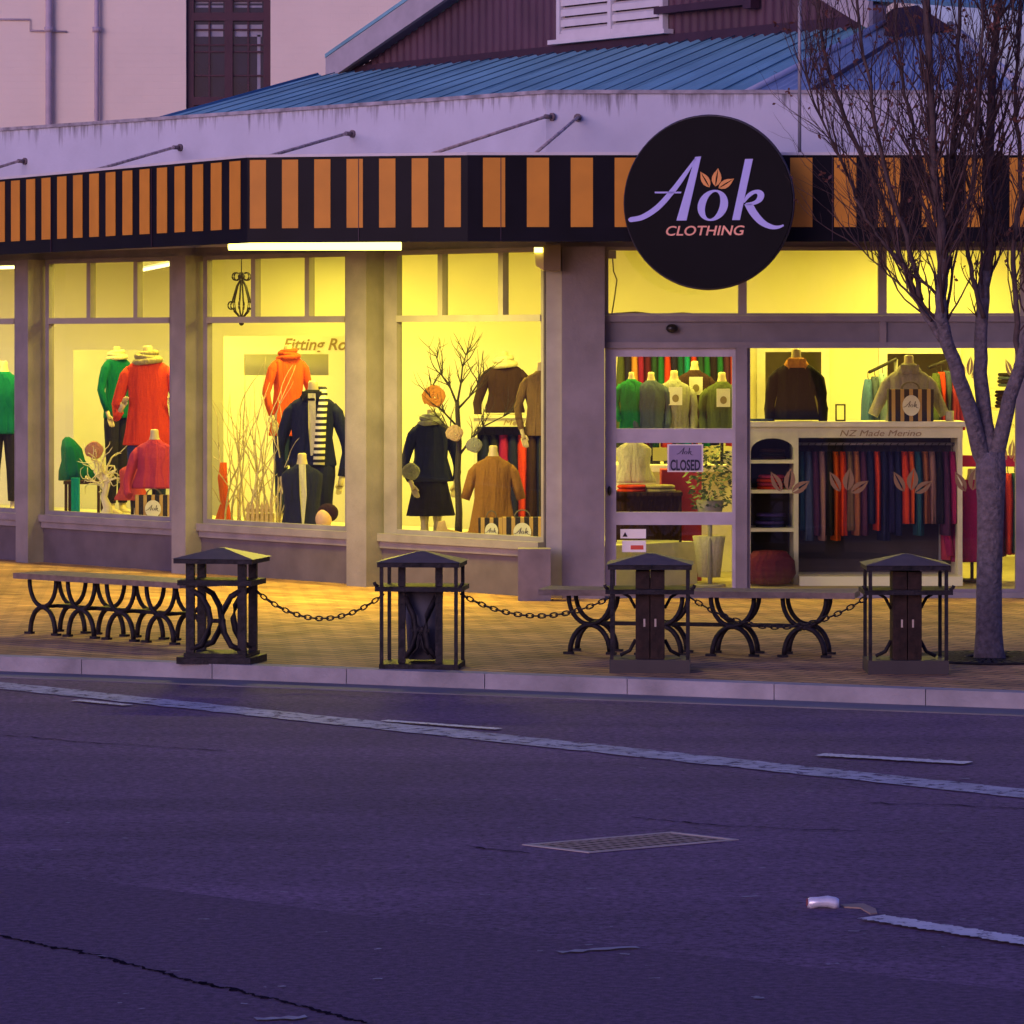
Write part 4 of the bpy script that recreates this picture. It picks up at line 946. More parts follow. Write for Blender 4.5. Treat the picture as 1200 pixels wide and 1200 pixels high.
# rack behind the counter
y = 35.2
t = thing('clothes_rack', 'metal clothes rack with slanting arms behind the counter', 'clothes rack', (PX(1070,y), y, .04))
bm = B(); tube(bm, [P(1019,436,y-.2), P(1050,421,y+.2)], .016, 8); tube(bm, [P(1088,431,y-.1), P(1118,420,y+.2)], .016, 8); obj('arm', bm, IRON, t)
bm = B(); tube(bm, [(PX(1050,y),y+.2,.04), P(1050,421,y+.2)], .018, 8); tube(bm, [(PX(1118,y),y+.2,.04), P(1118,420,y+.2)], .018, 8); obj('post', bm, STEEL, t)
for i, (px, ln, m_, cn) in enumerate(((1017,.62,SKYB,'sky blue'),(1025,.6,BLUEG,'blue grey'),(1034,.6,C_('ice blue cloth',(.3,.42,.5)),'ice blue'),(1097,.5,OLIVE,'olive'),(1103,.55,RED,'red'),(1110,.55,BLUEG,'grey blue'),(1117,.6,PINK,'raspberry'),(1124,.6,PINK,'deep pink'))):
    yy = y-.15+.02*i; zt_ = PZ(437-(px-1019)*.4 if px < 1060 else 432-(px-1090)*.2, yy)
    garment('hanging_garment', '%s shirt on the %s arm of the rack behind the counter' % (cn, 'left' if px < 1060 else 'right'), PX(px,yy), yy, zt_, zt_-ln, .09, .4, m_, 'shirts on the slanting rack')
# right-hand rack of cardigans with its red header
y = 33.6
t = thing('clothes_rack', 'low clothes rack with a red header board at the right behind the tree', 'clothes rack', (PX(1165,y), y, .04))
bm = B(); tube(bm, [P(1100,545,y), P(1215,545,y)], .014, 8); obj('rail', bm, STEEL, t)
bm = B(); 
for px in (1102, 1213): tube(bm, [(PX(px,y),y,.04), P(px,545,y)], .016, 8)
obj('post', bm, STEEL, t)
bm = B(); box(bm, PX(1119,y), PX(1196,y), y-.16, y-.14, PZ(546,y), PZ(533,y)); obj('header_board', bm, mat('red header board', (.55,.01,.03), .5), t)
for i, (px, m_, cn) in enumerate(((1108,PINK,'raspberry'),(1118,MAG,'magenta'),(1171,C_('wine cloth',(.12,.01,.04)),'wine red'),(1181,RED,'red'),(1189,DARKG,'dark green'),(1200,DARKG,'bottle green'))):
    garment('hanging_garment', '%s garment on the low rack at the right' % cn, PX(px,y), y+.02, PZ(548,y), PZ(655-i*2,y), .10, .42, m_, 'garments on the low right rack')
mannequin('magenta cardigan hung facing the street beside the tree trunk', 1139, 549, y-.12, 54, MAG, .70, base=.05, sleeves=.60, spread=.02, hands=False, bust=True, cat='mannequin', group='busts on the merino counter')
# shelf at far right
y = 36.0; t = thing('shelf_unit', 'cream shelf unit with dark stock at the far right inside', 'shelf', (PX(1185,y), y, .04))
bm = B()
for yy in (480, 500, 455): box(bm, PX(1160,y), PX(1230,y), y, y+.35, PZ(yy+1.6,y), PZ(yy-1.6,y))
obj('shelves', bm, CW, t)
bm = B(); box(bm, PX(1157,y), PX(1160,y), y, y+.35, .04, PZ(440,y)); box(bm, PX(1230,y)+.001, PX(1233,y), y, y+.35, .04, PZ(440,y)); obj('side_panel', bm, CW, t)
fold_stack('dark folded stock on the upper far-right shelf', 1180, 478, y+.18, 5, 26, [BROWN, NAVY, BLACK]); fold_stack('grey folded stock on the far-right top shelf', 1182, 453.4, y+.18, 4, 26, [BLUEG, BLACK])
# coloured clothes at the back, above the pullovers
y = 36.9
t = thing('clothes_rack', 'high rail of bright clothes at the back seen over the pullovers', 'clothes rack', (PX(790,y), y, .04))
bm = B(); tube(bm, [P(716,404,y), P(872,404,y)], .014, 8); obj('rail', bm, STEEL, t)
bm = B()
for px in (717, 871): tube(bm, [(PX(px,y),y,.04), P(px,404,y)], .016, 8)
obj('post', bm, STEEL, t)
rk = [(OLIVE,'olive'),(NAVY,'navy'),(PEACH,'peach'),(MAG,'magenta'),(C_('wine cloth',(0,0,0)),'wine red'),(DARKG,'dark green'),(GREEN,'emerald'),(RED,'red'),(NAVY,'navy'),(TEAL,'teal'),(C_('turquoise cloth',(0,.4,.4)),'turquoise'),(RED,'red'),(DARKG,'dark green'),(GREEN,'emerald'),(BLACK,'black'),(GREEN,'emerald'),(C_('plum cloth',(0,0,0)),'plum'),(RED,'red'),(RED,'red')]
for i, (m_, cn) in enumerate(rk):
    px = 728+i*7.7
    garment('hanging_garment', '%s garment, %s from the left on the high back rail' % (cn, ORD[i]), PX(px,y), y, PZ(406,y), PZ(520,y)+random.uniform(-.05,.05), .085, .4, m_, 'bright garments on the high back rail')

# things behind the lower door panes
y = 33.2
bm = B(); box(bm, PX(718,y), PX(800,y), y, y+.5, PZ(577,y)-.03, PZ(577,y)); 
for px in (720, 796): box(bm, PX(px,y), PX(px+3,y), y+.03, y+.07, .041, PZ(577,y)-.03)
box(bm, PX(720,y), PX(799,y), y+.4, y+.45, .041, PZ(577,y)-.03); solo('low_table', bm, BROWN, 'low dark table with folded clothes behind the middle door pane', 'table')
fold_stack('red folded knits on the low dark table', 741, 577, y+.2, 2, 34, [RED]); fold_stack('cream folded scarf on the low dark table', 773, 577, y+.2, 2, 36, [BEIGE])
mannequin('cream low bust at the left of the middle door pane', 743, 505, y+.35, 46, CREAMC, .36, base=PZ(577,y), sleeves=0, hands=False, rz=.1, flare=1.2, bust=True, group=GB)
bm = B(); box(bm, PX(778,y), PX(826,y), y+.55, y+.95, .041, PZ(553,y)); solo('red_box', bm, mat('crimson box', (.35,.02,.03), .7), 'crimson box standing behind the CLOSED card', 'box')
t = thing('closed_sign', 'white card hung on the door glass reading CLOSED', 'sign', (PX(803,yF), yF-.003, PZ(553,yF)))
bm = B(); box(bm, X(782), X(824), yF-.006, yF+.003, Z(553), Z(520.5)); obj('border', bm, mat('card border', (.75,.70,.66), .5), t)
bm = B(); box(bm, X(784), X(822), yF-.0085, yF-.0062, Z(551.5), Z(522)); obj('card', bm, mat('mauve card', (.26,.22,.36), .5), t)
bm = textmesh('CLOSED', (X(803),yF-.0092,Z(551)), (1,0,0), (0,0,1), .085, .0015, 0, .03, width=.245, centre=True); obj('lettering', bm, mat('black lettering', (.015,.015,.04), .5), t)
ce = Vector((X(803), yF-.0092, Z(530))); f = lambda a_, b2: ce+Vector(((a_-645)/488*.075, 0, (585-b2)/510*.075)); bm = B()
for b2 in logo(f, Vector((0,-.0012,0))):
    me_ = bpy.data.meshes.new('x'); b2.to_mesh(me_); b2.free(); bm.from_mesh(me_); bpy.data.meshes.remove(me_)
obj('emblem', bm, mat('black lettering', (0,0,0)), t)
for (ya, yb_, lab, m2) in ((620,631,'upper white card sticker with a dark triangle on the lower door pane',0),(633.5,647,'lower white card sticker with a red corner on the lower door pane',1)):
    t = thing('door_sticker', lab, 'sticker', (X(742), yF, Z(yb_)), 'stickers on the lower door pane')
    bm = B(); box(bm, X(727 if not m2 else 729), X(757), yF-.001, yF+.004, Z(yb_), Z(ya)); obj('card', bm, WHITE, t)
    bm = B()
    if not m2: prism(bm, [Vector((X(729.5),yF-.0015,Z(629))), Vector((X(735.5),yF-.0015,Z(629))), Vector((X(732.5),yF-.0015,Z(623.5)))], (0,-.001,0))
    else: box(bm, X(739), X(754), yF-.003, yF-.0015, Z(644), Z(639))
    obj('print', bm, mat('sticker red', (.6,.08,.05), .5) if m2 else IRON, t)
# leafy pot plant inside the door
y = 33.0; c0 = P(832, 560, y)
t = thing('pot_plant', 'leafy green pot plant on a stand inside the shop door', 'plant', (c0.x, y, .04))
bm = B(); loft(bm, [(0,0,PZ(600,y)+.10,.12,.12),(0,0,PZ(600,y)-.06,.09,.09)], base=Vector((c0.x,y,0))); tube(bm, [(c0.x,y,.05),(c0.x,y,PZ(600,y)-.05)], .02, 8); tube(bm, [(c0.x,y,.041),(c0.x,y,.06)], .13, 16); obj('pot', bm, mat('grey pot', (.25,.23,.2), .6), t)
bm = B()
for i in range(420):
    a_ = random.uniform(0, 6.28); r_ = random.random()**.6; zz = random.uniform(-1,1); rr = r_*.21*math.sqrt(max(.05,1-zz*zz*.8))
    p = c0+Vector((rr*math.cos(a_)*.95, rr*math.sin(a_), zz*.26)); d = Vector((math.cos(a_), math.sin(a_), random.uniform(-.8,.6))).normalized()*random.uniform(.04,.075); s = d.cross(Vector((random.uniform(-1,1),random.uniform(-1,1),1))).normalized()*.016
    vs = [bm.verts.new(p), bm.verts.new(p+d*.5+s), bm.verts.new(p+d), bm.verts.new(p+d*.5-s)]; bm.faces.new(vs)
obj('foliage', bm, mat('house plant leaf', (.09,.14,.05), .6, var=.5, scale=25), t)
bm = B(); tube(bm, [P(856,537,y+.3), P(856,537,y+.33)], .065, 24); solo('round_clock', bm, mat('clock face cream', (.8,.7,.35), .5), 'small round cream disc beside the pot plant', 'disc')
y = 33.1
bm = B(); loft(bm, [(0,0,PZ(628,y),.14,.12),(0,0,PZ(640,y),.125,.11),(0,0,PZ(676,y),.095,.085)], base=Vector((PX(831,y),y,0)), n=24); solo('bucket', bm, CREAMC, 'cream tapered bucket behind the bottom door pane', 'bucket', smooth=True)
bm = B(); loft(bm, [(0,0,.34,.05,.05),(0,0,.33,.14,.12),(0,0,.25,.21,.18),(0,0,.14,.22,.19),(0,0,.06,.17,.15),(0,0,.042,.08,.08)], base=Vector((PX(902,y),y,0)), n=26, fold=.02); solo('pouf', bm, C_('wine cloth',(0,0,0)), 'dark red round pouf on the floor below the cubby shelves', 'pouf')
bm = B(); box(bm, PX(728,y), PX(750,y), y+.1, y+.5, .041, PZ(650,y)); solo('cardboard_box', bm, mat('kraft board', (.4,.28,.14), .7), 'brown cardboard box behind the stickers at the door bottom', 'box')
bm = B(); box(bm, c(935), c(1125), DC-.2, DC+.45, .041, .12); solo('display_plinth', bm, CREAM, 'low cream plinth on the floor under the hanging garments', 'plinth')

# leaf decals on the right window
for i, px in enumerate((926, 995, 1070, 1142)):
    ce = Vector((X(px), yF-.0012, Z(578))); 
    f = lambda a_, b2: ce+Vector(((a_-700)/100*.165, 0, (505-b2)/100*.175))
    bm = leaves(f, Vector((0,-.0008,0)))
    solo('leaf_decal', bm, mat('brown window decal', (.22,.13,.055), .6), 'brown three-leaf decal, %s from the left on the big right window' % ORD[i], 'window decal', 'leaf decals on the right window')
t_ = 0
for px, py, k in ((1137,432,1.0),(1192,432,1.0),(1186,530,1.0)):
    ce = Vector((X(px), yF-.0012, Z(py))); f = lambda a_, b2: ce+Vector(((a_-700)/100*.10*k, 0, (455-b2)/100*.15*k))
    bm = leaves(f, Vector((0,-.0008,0))); t_ += 1
    solo('leaf_decal', bm, mat('gold window decal', (.45,.32,.08), .6), ['small gold leaf decal high on the right window left of the right branch','small gold leaf decal at the top right edge of the window','small gold leaf decal low at the right window edge'][t_-1], 'window decal', 'small gold leaf decals')
# cable and sensor box in the light above the door
y = yF+.25
bm = B(); box(bm, X(713), X(723), y, y+.06, PZ(303,y), PZ(291,y)); tube(bm, [P(718,303,y+.03), P(719,318,y), P(723,328,y), P(720,350,y), P(717,368,y)], .006, 5); tube(bm, [P(717,368,y), P(745,366,y), P(770,369,y), P(800,367,y), P(822,369,y)], .008, 5)
solo('loose_cable', bm, mat('olive cable', (.12,.11,.03), .6), 'loose cable hanging from a small box in the light above the door', 'cable')
bm = B(); box(bm, X(711), X(862), y-.1, y+.4, 2.25, 2.29); solo('door_gear_shelf', bm, CREAM, 'flat cream shelf over the sliding door carrying the loose cable', 'shelf')

# ------------------------------------------------------------------ window props
# branch generator, used for the twig displays and the street tree
def branches(bm, p, d, L, r, depth, spread=.5, up=.25, n=5, kids=3, taper=.55, ends=None, wob=.12, sides=5):
    pts, rad = [p], [r]; cur = Vector(p); dd = Vector(d).normalized()
    for i in range(n):
        dd = (dd+Vector((random.gauss(0,wob), random.gauss(0,wob), random.gauss(0,wob)))+Vector((0,0,up*.25))).normalized()
        cur = cur+dd*L/n; pts.append(cur.copy()); rad.append(r*(1-(1-taper)*(i+1)/n))
    if depth == 0: rad[-1] = rad[-1]*.45
    tube(bm, pts, rad, sides if r > .006 else 4)
    if depth == 0:
        if ends is not None: ends.append((pts[-1], dd))
        return
    for k in range(kids):
        f = (k+.6+random.uniform(-.3,.3))/kids; i = min(n-1, int(f*n)); q_ = pts[i].lerp(pts[i+1], f*n-i)
        a_ = random.uniform(0, 6.28); side = Vector((math.cos(a_), math.sin(a_)*.6, random.uniform(-.1,.3)))
        branches(bm, q_, dd+side*spread*2, L*random.uniform(.45,.7), rad[i]*.62, depth-1, spread, up, n, kids, taper, ends, wob, sides)
    branches(bm, pts[-1], dd, L*.6, rad[-1]*.9, depth-1, spread, up, n, kids, taper, ends, wob, sides)
def rosette(name, label, ce, r, m_, group='wool rosettes'):
    t = thing(name, label, 'rosette', ce-Vector((0,0,r)), group)
    bm = B(); pts = []
    for i in range(70):
        a_ = i*.42; rr = r*.88*i/70+.005; pts.append(ce+Vector((rr*math.cos(a_), -.03+.02*i/70, rr*math.sin(a_))))
    tube(bm, pts, [(.008+.012*i/70*r/.1)*(1+.25*math.sin(i*1.9)) for i in range(70)], 7, ref=Vector((0,1,0))); obj('petals', bm, m_, t)
D_ = HD(121,-.55)
t = thing('twisted_tree', 'white twisted display tree with curly branches in the second window', 'display tree', (PX(124,D_), D_, BASE)); random.seed(3)
bm = B(); b0 = Vector((PX(124,D_), D_, BASE)); tube(bm, [b0, b0+Vector((.0,0,.02)), b0+Vector((.02,0,.1)), b0+Vector((-.02,0,.2)), b0+Vector((.015,0,.32)), b0+Vector((0,0,.42))], [.12,.07,.045,.035,.03,.028], 10)
for k in range(11):
    a_ = random.uniform(-1,1); branches(bm, b0+Vector((0,0,random.uniform(.18,.42))), (a_*1.3, random.uniform(-.5,.3), 1), random.uniform(.25,.42), .014, 1, .8, .1, 6, 2, .5, wob=.4)
obj('trunk', bm, mat('white twisted wood', (.66,.58,.42), .6, var=.1), t)
rosette('wool_rosette', 'pink wool rosette on the white twisted tree', P(111,528,D_-.1), .085, C_('dusty pink wool', (.55,.25,.17)))
y = HD(98,-.9)
bm = B(); box(bm, PX(77,y), PX(120,y), y-.2, y+.2, PZ(563,y)-.03, PZ(563,y))
for px in (78, 116): box(bm, PX(px,y), PX(px+3,y), y-.18, y-.14, BASE, PZ(563,y)-.03); box(bm, PX(px,y), PX(px+3,y), y+.14, y+.18, BASE, PZ(563,y)-.03)
solo('side_table', bm, BROWN, 'small dark side table behind the white twisted tree', 'table')
y = HD(88,-1.0); bm = B(); loft(bm, [(-.06,0,PZ(512,y),.02,.02),(-.05,0,PZ(516,y),.06,.05),(-.02,0,PZ(526,y),.10,.09),(0,0,PZ(540,y),.11,.10),(.03,0,PZ(552,y),.16,.11),(.05,0,PZ(563,y),.18,.12)], base=Vector((PX(86,y),y,0)), fold=.16, n=32); solo('draped_shawl', bm, TEAL, 'teal shawl draped in a heap on the dark side table', 'shawl')
y = HD(162,-.6); 
mannequin('low stand draped with a coral wrap at the left of the raspberry bust', 155, 536, y, 34, C_('coral wrap', (.7,.10,.07)), .34, lower='stand', sleeves=0, hands=False, flare=1.3)
y = HD(90,-.4); bm = B(); box(bm, PX(84,y), PX(93,y), y-.05, y+.05, BASE, PZ(560,y)); solo('teal_purse', bm, C_('turquoise cloth',(0,0,0)), 'narrow turquoise bag standing on the platform by the dark table', 'bag')
# birch twigs
D_ = HD(295,-.6); random.seed(11)
t = thing('twig_arrangement', 'tall pale birch twigs standing at the left of the third window', 'twigs', (PX(295,D_), D_, BASE))
for k in range(15):
    px = 264+k*4.6; bm = B(); b0 = Vector((PX(px,D_), D_+random.uniform(-.15,.15), BASE)); h = random.uniform(.65,1.05)
    branches(bm, b0, (random.uniform(-.18,.18), random.uniform(-.1,.1), 1), h, .011, 1, .32, .2, 8, 3, .5, wob=.10)
    obj('twig', bm, mat('birch twig', (.55,.45,.28), .6, var=.25, scale=20), t)
y = HD(304,-.45); t = thing('picket_crate', 'small pale wooden picket crate at the foot of the twigs', 'crate', (PX(304,y), y, BASE)); bm = B()
for i in range(6):
    x = PX(289+i*5.4, y); prism(bm, [Vector((x,y,BASE)), Vector((x+.028,y,BASE)), Vector((x+.028,y,BASE+.20)), Vector((x+.014,y,BASE+.235)), Vector((x,y,BASE+.20))], (0,.012,0))
obj('pickets', bm, WOOD, t)
bm = B(); box(bm, PX(288,y), PX(320,y), y+.0125, y+.024, BASE+.05, BASE+.08); box(bm, PX(288,y), PX(320,y), y+.0125, y+.024, BASE+.14, BASE+.17); box(bm, PX(288,y), PX(320,y), y+.0245, y+.2, BASE+.0, BASE+.12); obj('rail', bm, WOOD, t)
y = HD(264,-.5); bm = B(); loft(bm, [(0,0,PZ(542,y),.03,.04),(-.01,0,PZ(560,y),.045,.06),(.01,0,PZ(590,y),.04,.07),(0,0,PZ(606,y),.07,.09),(.02,0,BASE,.11,.11)], base=Vector((PX(262,y),y,0)), fold=.1, n=24); solo('orange_cloth', bm, ORNG, 'orange cloth hanging at the left edge of the third window', 'cloth')
# hat on a ball form
y = HD(383,-.4); cx = PX(382,y); t = thing('hat_form', 'ball head form wearing a dark round hat at the window foot', 'hat stand', (cx, y, BASE))
bm = B(); sphere(bm, (cx-.02,y-.02,BASE+.11), .075,.075,.09, n=18); tube(bm, [(cx-.02,y,BASE),(cx-.02,y,BASE+.05)], [.06,.05], 14); obj('form', bm, mat('pink form', (.6,.35,.25), .5), t, True)
bm = B(); sphere(bm, (cx+.015,y+.03,BASE+.165), .095,.09,.085, n=18); obj('hat', bm, C_('dark felt', (.03,.01,.03)), t, True)
# hanging lantern
y = HD(283,-.45); cx = PX(283,y); t = thing('hanging_lantern', 'ornate black iron candle lantern hanging high in the third window', 'lantern', (cx, y, PZ(382,y)))
bm = B(); tube(bm, [(cx,y,3.1),(cx,y,PZ(326,y))], .005, 5); sphere(bm, (cx,y,PZ(324,y)), .035,.035,.03); sphere(bm, (cx,y,PZ(378,y)), .025,.025,.03)
for a_ in range(6):
    q_ = Vector((math.cos(a_*1.047+.4), math.sin(a_*1.047+.4), 0)); ce = Vector((cx,y,0))
    tube(bm, [ce+Vector((0,0,PZ(326,y))), ce+q_*.045+Vector((0,0,PZ(335,y))), ce+q_*.085+Vector((0,0,PZ(352,y))), ce+q_*.07+Vector((0,0,PZ(365,y))), ce+Vector((0,0,PZ(374,y)))], .008, 6)
    tube(bm, arc(ce+q_*.055+Vector((0,0,PZ(324,y))), q_, (0,0,1), .035,.035, -2.5, 2.2, 10), .007, 5)
    tube(bm, arc(ce+q_*.10+Vector((0,0,PZ(358,y))), q_, (0,0,1), .03,.035, -2.6, 2.0, 10), .007, 5)
obj('cage', bm, IRON, t)
# black tree with rosettes
D_ = HD(537,-.6); b0 = Vector((PX(537,D_), D_, BASE)); random.seed(23)
t = thing('black_display_tree', 'black bare display tree with spreading branches in the fourth window', 'display tree', b0)
bm = B(); PD = lambda x, y, o=0: P(x, y, D_+o)
tube(bm, [b0, PD(538,600), PD(536,560), PD(538,520), PD(536,480), PD(536,470)], [.035,.03,.027,.024,.02,.018], 8); tube(bm, [b0, b0+Vector((0,0,.015))], .14, 16)
for pts, r_ in (([(536,475),(528,455),(518,440),(512,420)],.012),([(536,472),(540,450),(542,430),(546,416)],.012),([(536,480),(550,465),(560,450),(567,438)],.011),([(537,520),(527,505),(519,495)],.012),([(537,535),(552,515),(566,500),(590,488)],.012),([(536,500),(522,485),(508,470),(505,455)],.01)):
    pp = [PD(x,y,.12*random.uniform(-1,1)*i/3) for i,(x,y) in enumerate(pts)]; tube(bm, pp, [r_,r_*.8,r_*.65,r_*.4], 6)
    for i in range(1, len(pp)):
        for _ in range(3): branches(bm, pp[i], (pp[i]-pp[i-1])+Vector((random.uniform(-.12,.12),random.uniform(-.08,.08),random.uniform(-.02,.08))), random.uniform(.12,.22), .006, 1, .5, .2, 4, 2, .5)
obj('branches', bm, mat('black twig', (.03,.022,.015), .7), t)
rosette('wool_rosette', 'big orange wool rosette left of the black tree', P(509,465,D_-.05), .10, C_('orange wool', (.75,.30,.06)))
rosette('wool_rosette', 'grey wool rosette on the navy coat', P(482,553,HD(482,-.5)), .075, GREY)
rosette('wool_rosette', 'pale pink wool rosette on the black tree trunk', P(533,508,D_-.12), .07, C_('blush wool', (.6,.42,.28)))
rosette('wool_rosette', 'dark lace rosette right of the black tree', P(556,522,D_-.05), .065, GREY)
y = HD(530,-.4); bm = B(); cx = PX(532,y)
prism(bm, [P(509,636,y), P(513,612,y), P(521,610,y), P(524,620,y), P(540,624,y), P(556,622,y), P(556,634,y)], (0,.08,0)); solo('driftwood_ornament', bm, WOOD, 'tan carved driftwood ornament at the foot of the black tree', 'ornament')
# far shelf seen in the fourth window
y = 36.0; t = thing('display_counter', 'far white counter with dark stock below, seen in the fourth window', 'counter', (PX(600,y), y, .04))
bm = B(); box(bm, PX(553,y), PX(700,y), y, y+.5, PZ(490,y), PZ(486,y)); obj('top', bm, CW, t)
bm = B(); box(bm, PX(555,y), PX(700,y), y+.02, y+.04, PZ(500,y), PZ(490,y)-.001); obj('fascia', bm, CW, t)
bm = textmesh('Merino', (PX(590,y),y+.015,PZ(498,y)), (1,0,0), (0,0,1), .05, .003, .25, .0, width=.30); obj('lettering', bm, mat('bronze lettering', (0,0,0)), t)
bm = B(); box(bm, PX(557,y), PX(700,y), y+.4, y+.45, .04, PZ(500,y)); obj('back_panel', bm, mat('counter back board', (0,0,0)), t)
bm = B(); box(bm, PX(555,y), PX(559,y), y+.02, y+.44, .041, PZ(500,y)-.001); obj('upright', bm, CW, t)
for i in range(7):
    m_, cn = [(NAVY,'navy'),(BLACK,'black'),(MAG,'magenta'),(NAVY,'navy'),(RED,'red'),(BROWN,'brown'),(NAVY,'navy')][i]
    garment('hanging_garment', '%s garment, %s from the left under the far counter' % (cn, ORD[i]), PX(568+i*11,y), y+.2, PZ(504,y), PZ(620,y), .12, .34, m_, 'garments under the far counter')

# ------------------------------------------------------------------ street furniture
def ground_at(py): return F*CH/(py-HY)
def kerb_dist(x): return k0.y+(x-k0.x)*(k1.y-k0.y)/(k1.x-k0.x)
WOODS = mat('weathered bench timber', (.20,.14,.10), .55, var=.3, scale=14, bump=.2)
def litter_bin(label, px, pyb, style, rz=0.0):
    D = ground_at(pyb); x = PX(px, D)
    t = thing('litter_bin', label, 'litter bin', (0,0,0), 'iron litter bins along the kerb')
    h = .255; 
    if style == 'scroll':
        bm = B(); box(bm, -.25,.25,-.2,.2,0,.045); box(bm, -.21,.21,-.17,.17,.045,.07); obj('base', bm, IRON, t)
        for sg in (-1,1):
            for sy_ in (-1,1): bm = B(); cbox(bm, (sg*.175,sy_*.13,.07), .055,.03,.61); obj('post', bm, IRON, t)
            bm = B()
            for sy_ in (-1,1): tube(bm, [(sg*.17,sy_*.13,.09),(sg*.10,sy_*.13,.12),(sg*.055,sy_*.13,.2),(sg*.04,sy_*.13,.28),(sg*.055,sy_*.13,.36),(sg*.10,sy_*.13,.44),(sg*.17,sy_*.13,.48)], [.018,.02,.021,.022,.021,.02,.018], 8)
            tube(bm, [(sg*.06,-.13,.28),(-sg*.0,-.13,.28)], .015, 6); obj('scroll', bm, IRON, t)
        bm = B(); cbox(bm, (0,0,.51), .50,.36,.035); obj('tray', bm, IRON, t)
    else:
        bm = B(); box(bm, -.255,.255,-.2,.2,0,.035 if style == 'bars' else .085); obj('base', bm, IRON if style == 'bars' else mat('bin base paint', (.05,.04,.035), .5), t)
        for sg in (-1,1):
            for sy_ in (-1,1): bm = B(); cbox(bm, (sg*.24,sy_*.185,.03), .022,.022,.64); obj('post', bm, IRON, t)
        bm = B(); cbox(bm, (0,0,.50), .56,.42,.03)
        for sg in (-1,1): tube(bm, [(sg*.26,-.2,.53),(sg*.28,-.2,.545),(sg*.285,-.2,.56)], .012, 6)
        obj('tray', bm, IRON, t)
        if style == 'bars':
            bm = B()
            for sg in (-1,1): cbox(bm, (sg*.12,-.10,.03), .045,.03,.62)
            obj('inner_bar', bm, IRON, t)
            bm = B()
            for sg in (-1,1):
                tube(bm, [(sg*.10,-.1,.07),(sg*.045,-.1,.14),(sg*.03,-.1,.24),(sg*.045,-.1,.34),(sg*.10,-.1,.46)], [.018,.02,.024,.02,.018], 8)
                tube(bm, [(sg*.03,-.1,.24),(0,-.1,.26)], .02, 6); tube(bm, [(sg*.055,-.1,.09),(sg*.02,-.1,.13),(0,-.1,.22)], .010, 6)
            cbox(bm, (0,-.1,.235), .12,.03,.02); obj('scroll', bm, IRON, t)
            bm = B(); loft(bm, [(0,.06,.50,.13,.10),(0,.06,.05,.10,.08)], n=20); obj('liner', bm, mat('bin liner grey', (.09,.085,.10), .6), t)
        else:
            for sg in (-1,1): bm = B(); cbox(bm, (sg*.047,-.02,.086), .088,.22,.555); obj('panel', bm, mat('bin panel paint', (.028,.014,.010), .6, var=.5, scale=14, bump=.2, spec=.2), t)
            bm = B(); cbox(bm, (0,.0,.09), .16,.12,.5); obj('liner', bm, BLACK, t)
            bm = B()
            for sg in (-1,1):
                tube(bm, [(sg*.093,-.02,.40),(sg*.13,-.02,.47),(sg*.17,-.02,.495)], .011, 6); tube(bm, [(sg*.093,-.02,.20),(sg*.13,-.02,.13),(sg*.19,-.02,.10)], .013, 6)
            obj('bracket', bm, IRON, t)
            bm = B()
            for sg in (-1,1): cbox(bm, (sg*.035,-.133,.29), .012,.004,.05)
            obj('badge', bm, mat('pale badge', (.5,.4,.3), .5), t)
    # hipped cap with a rim
    bm = B(); zc_ = .655; w2, d2 = .265, .215
    prism(bm, [(-w2,-d2,zc_),(w2,-d2,zc_),(w2,d2,zc_),(-w2,d2,zc_)], (0,0,.03)); cap = obj('rim', bm, IRON, t)
    bm = B(); lo = [bm.verts.new(p) for p in ((-w2-.01,-d2-.01,zc_+.031),(w2+.01,-d2-.01,zc_+.031),(w2+.01,d2+.01,zc_+.031),(-w2-.01,d2+.01,zc_+.031))]; hi = [bm.verts.new(p) for p in ((-.02,-.02,zc_+.095),(.02,-.02,zc_+.095),(.02,.02,zc_+.095),(-.02,.02,zc_+.095))]
    for i in range(4): bm.faces.new((lo[i], lo[(i+1)%4], hi[(i+1)%4], hi[i]))
    bm.faces.new(lo[::-1]); bm.faces.new(hi); obj('cap', bm, CAPM, t)
    t.location = (x, D, 0); t.rotation_euler = (0,0,rz)
    return Vector((x, D, 0))
b1 = litter_bin('black iron litter bin with bowed scroll sides, leftmost by the kerb', 260, 776, 'scroll', R(-12))
b2_ = litter_bin('black iron litter bin with thin corner posts and inner scroll bars, second from left', 495, 782, 'bars', R(-6))
b3 = litter_bin('iron litter bin with twin panels standing before the long bench', 762, 786, 'panel', R(-3))
b4 = litter_bin('iron litter bin with twin brown panels, nearest the tree', 1061, 787, 'panel', 0)
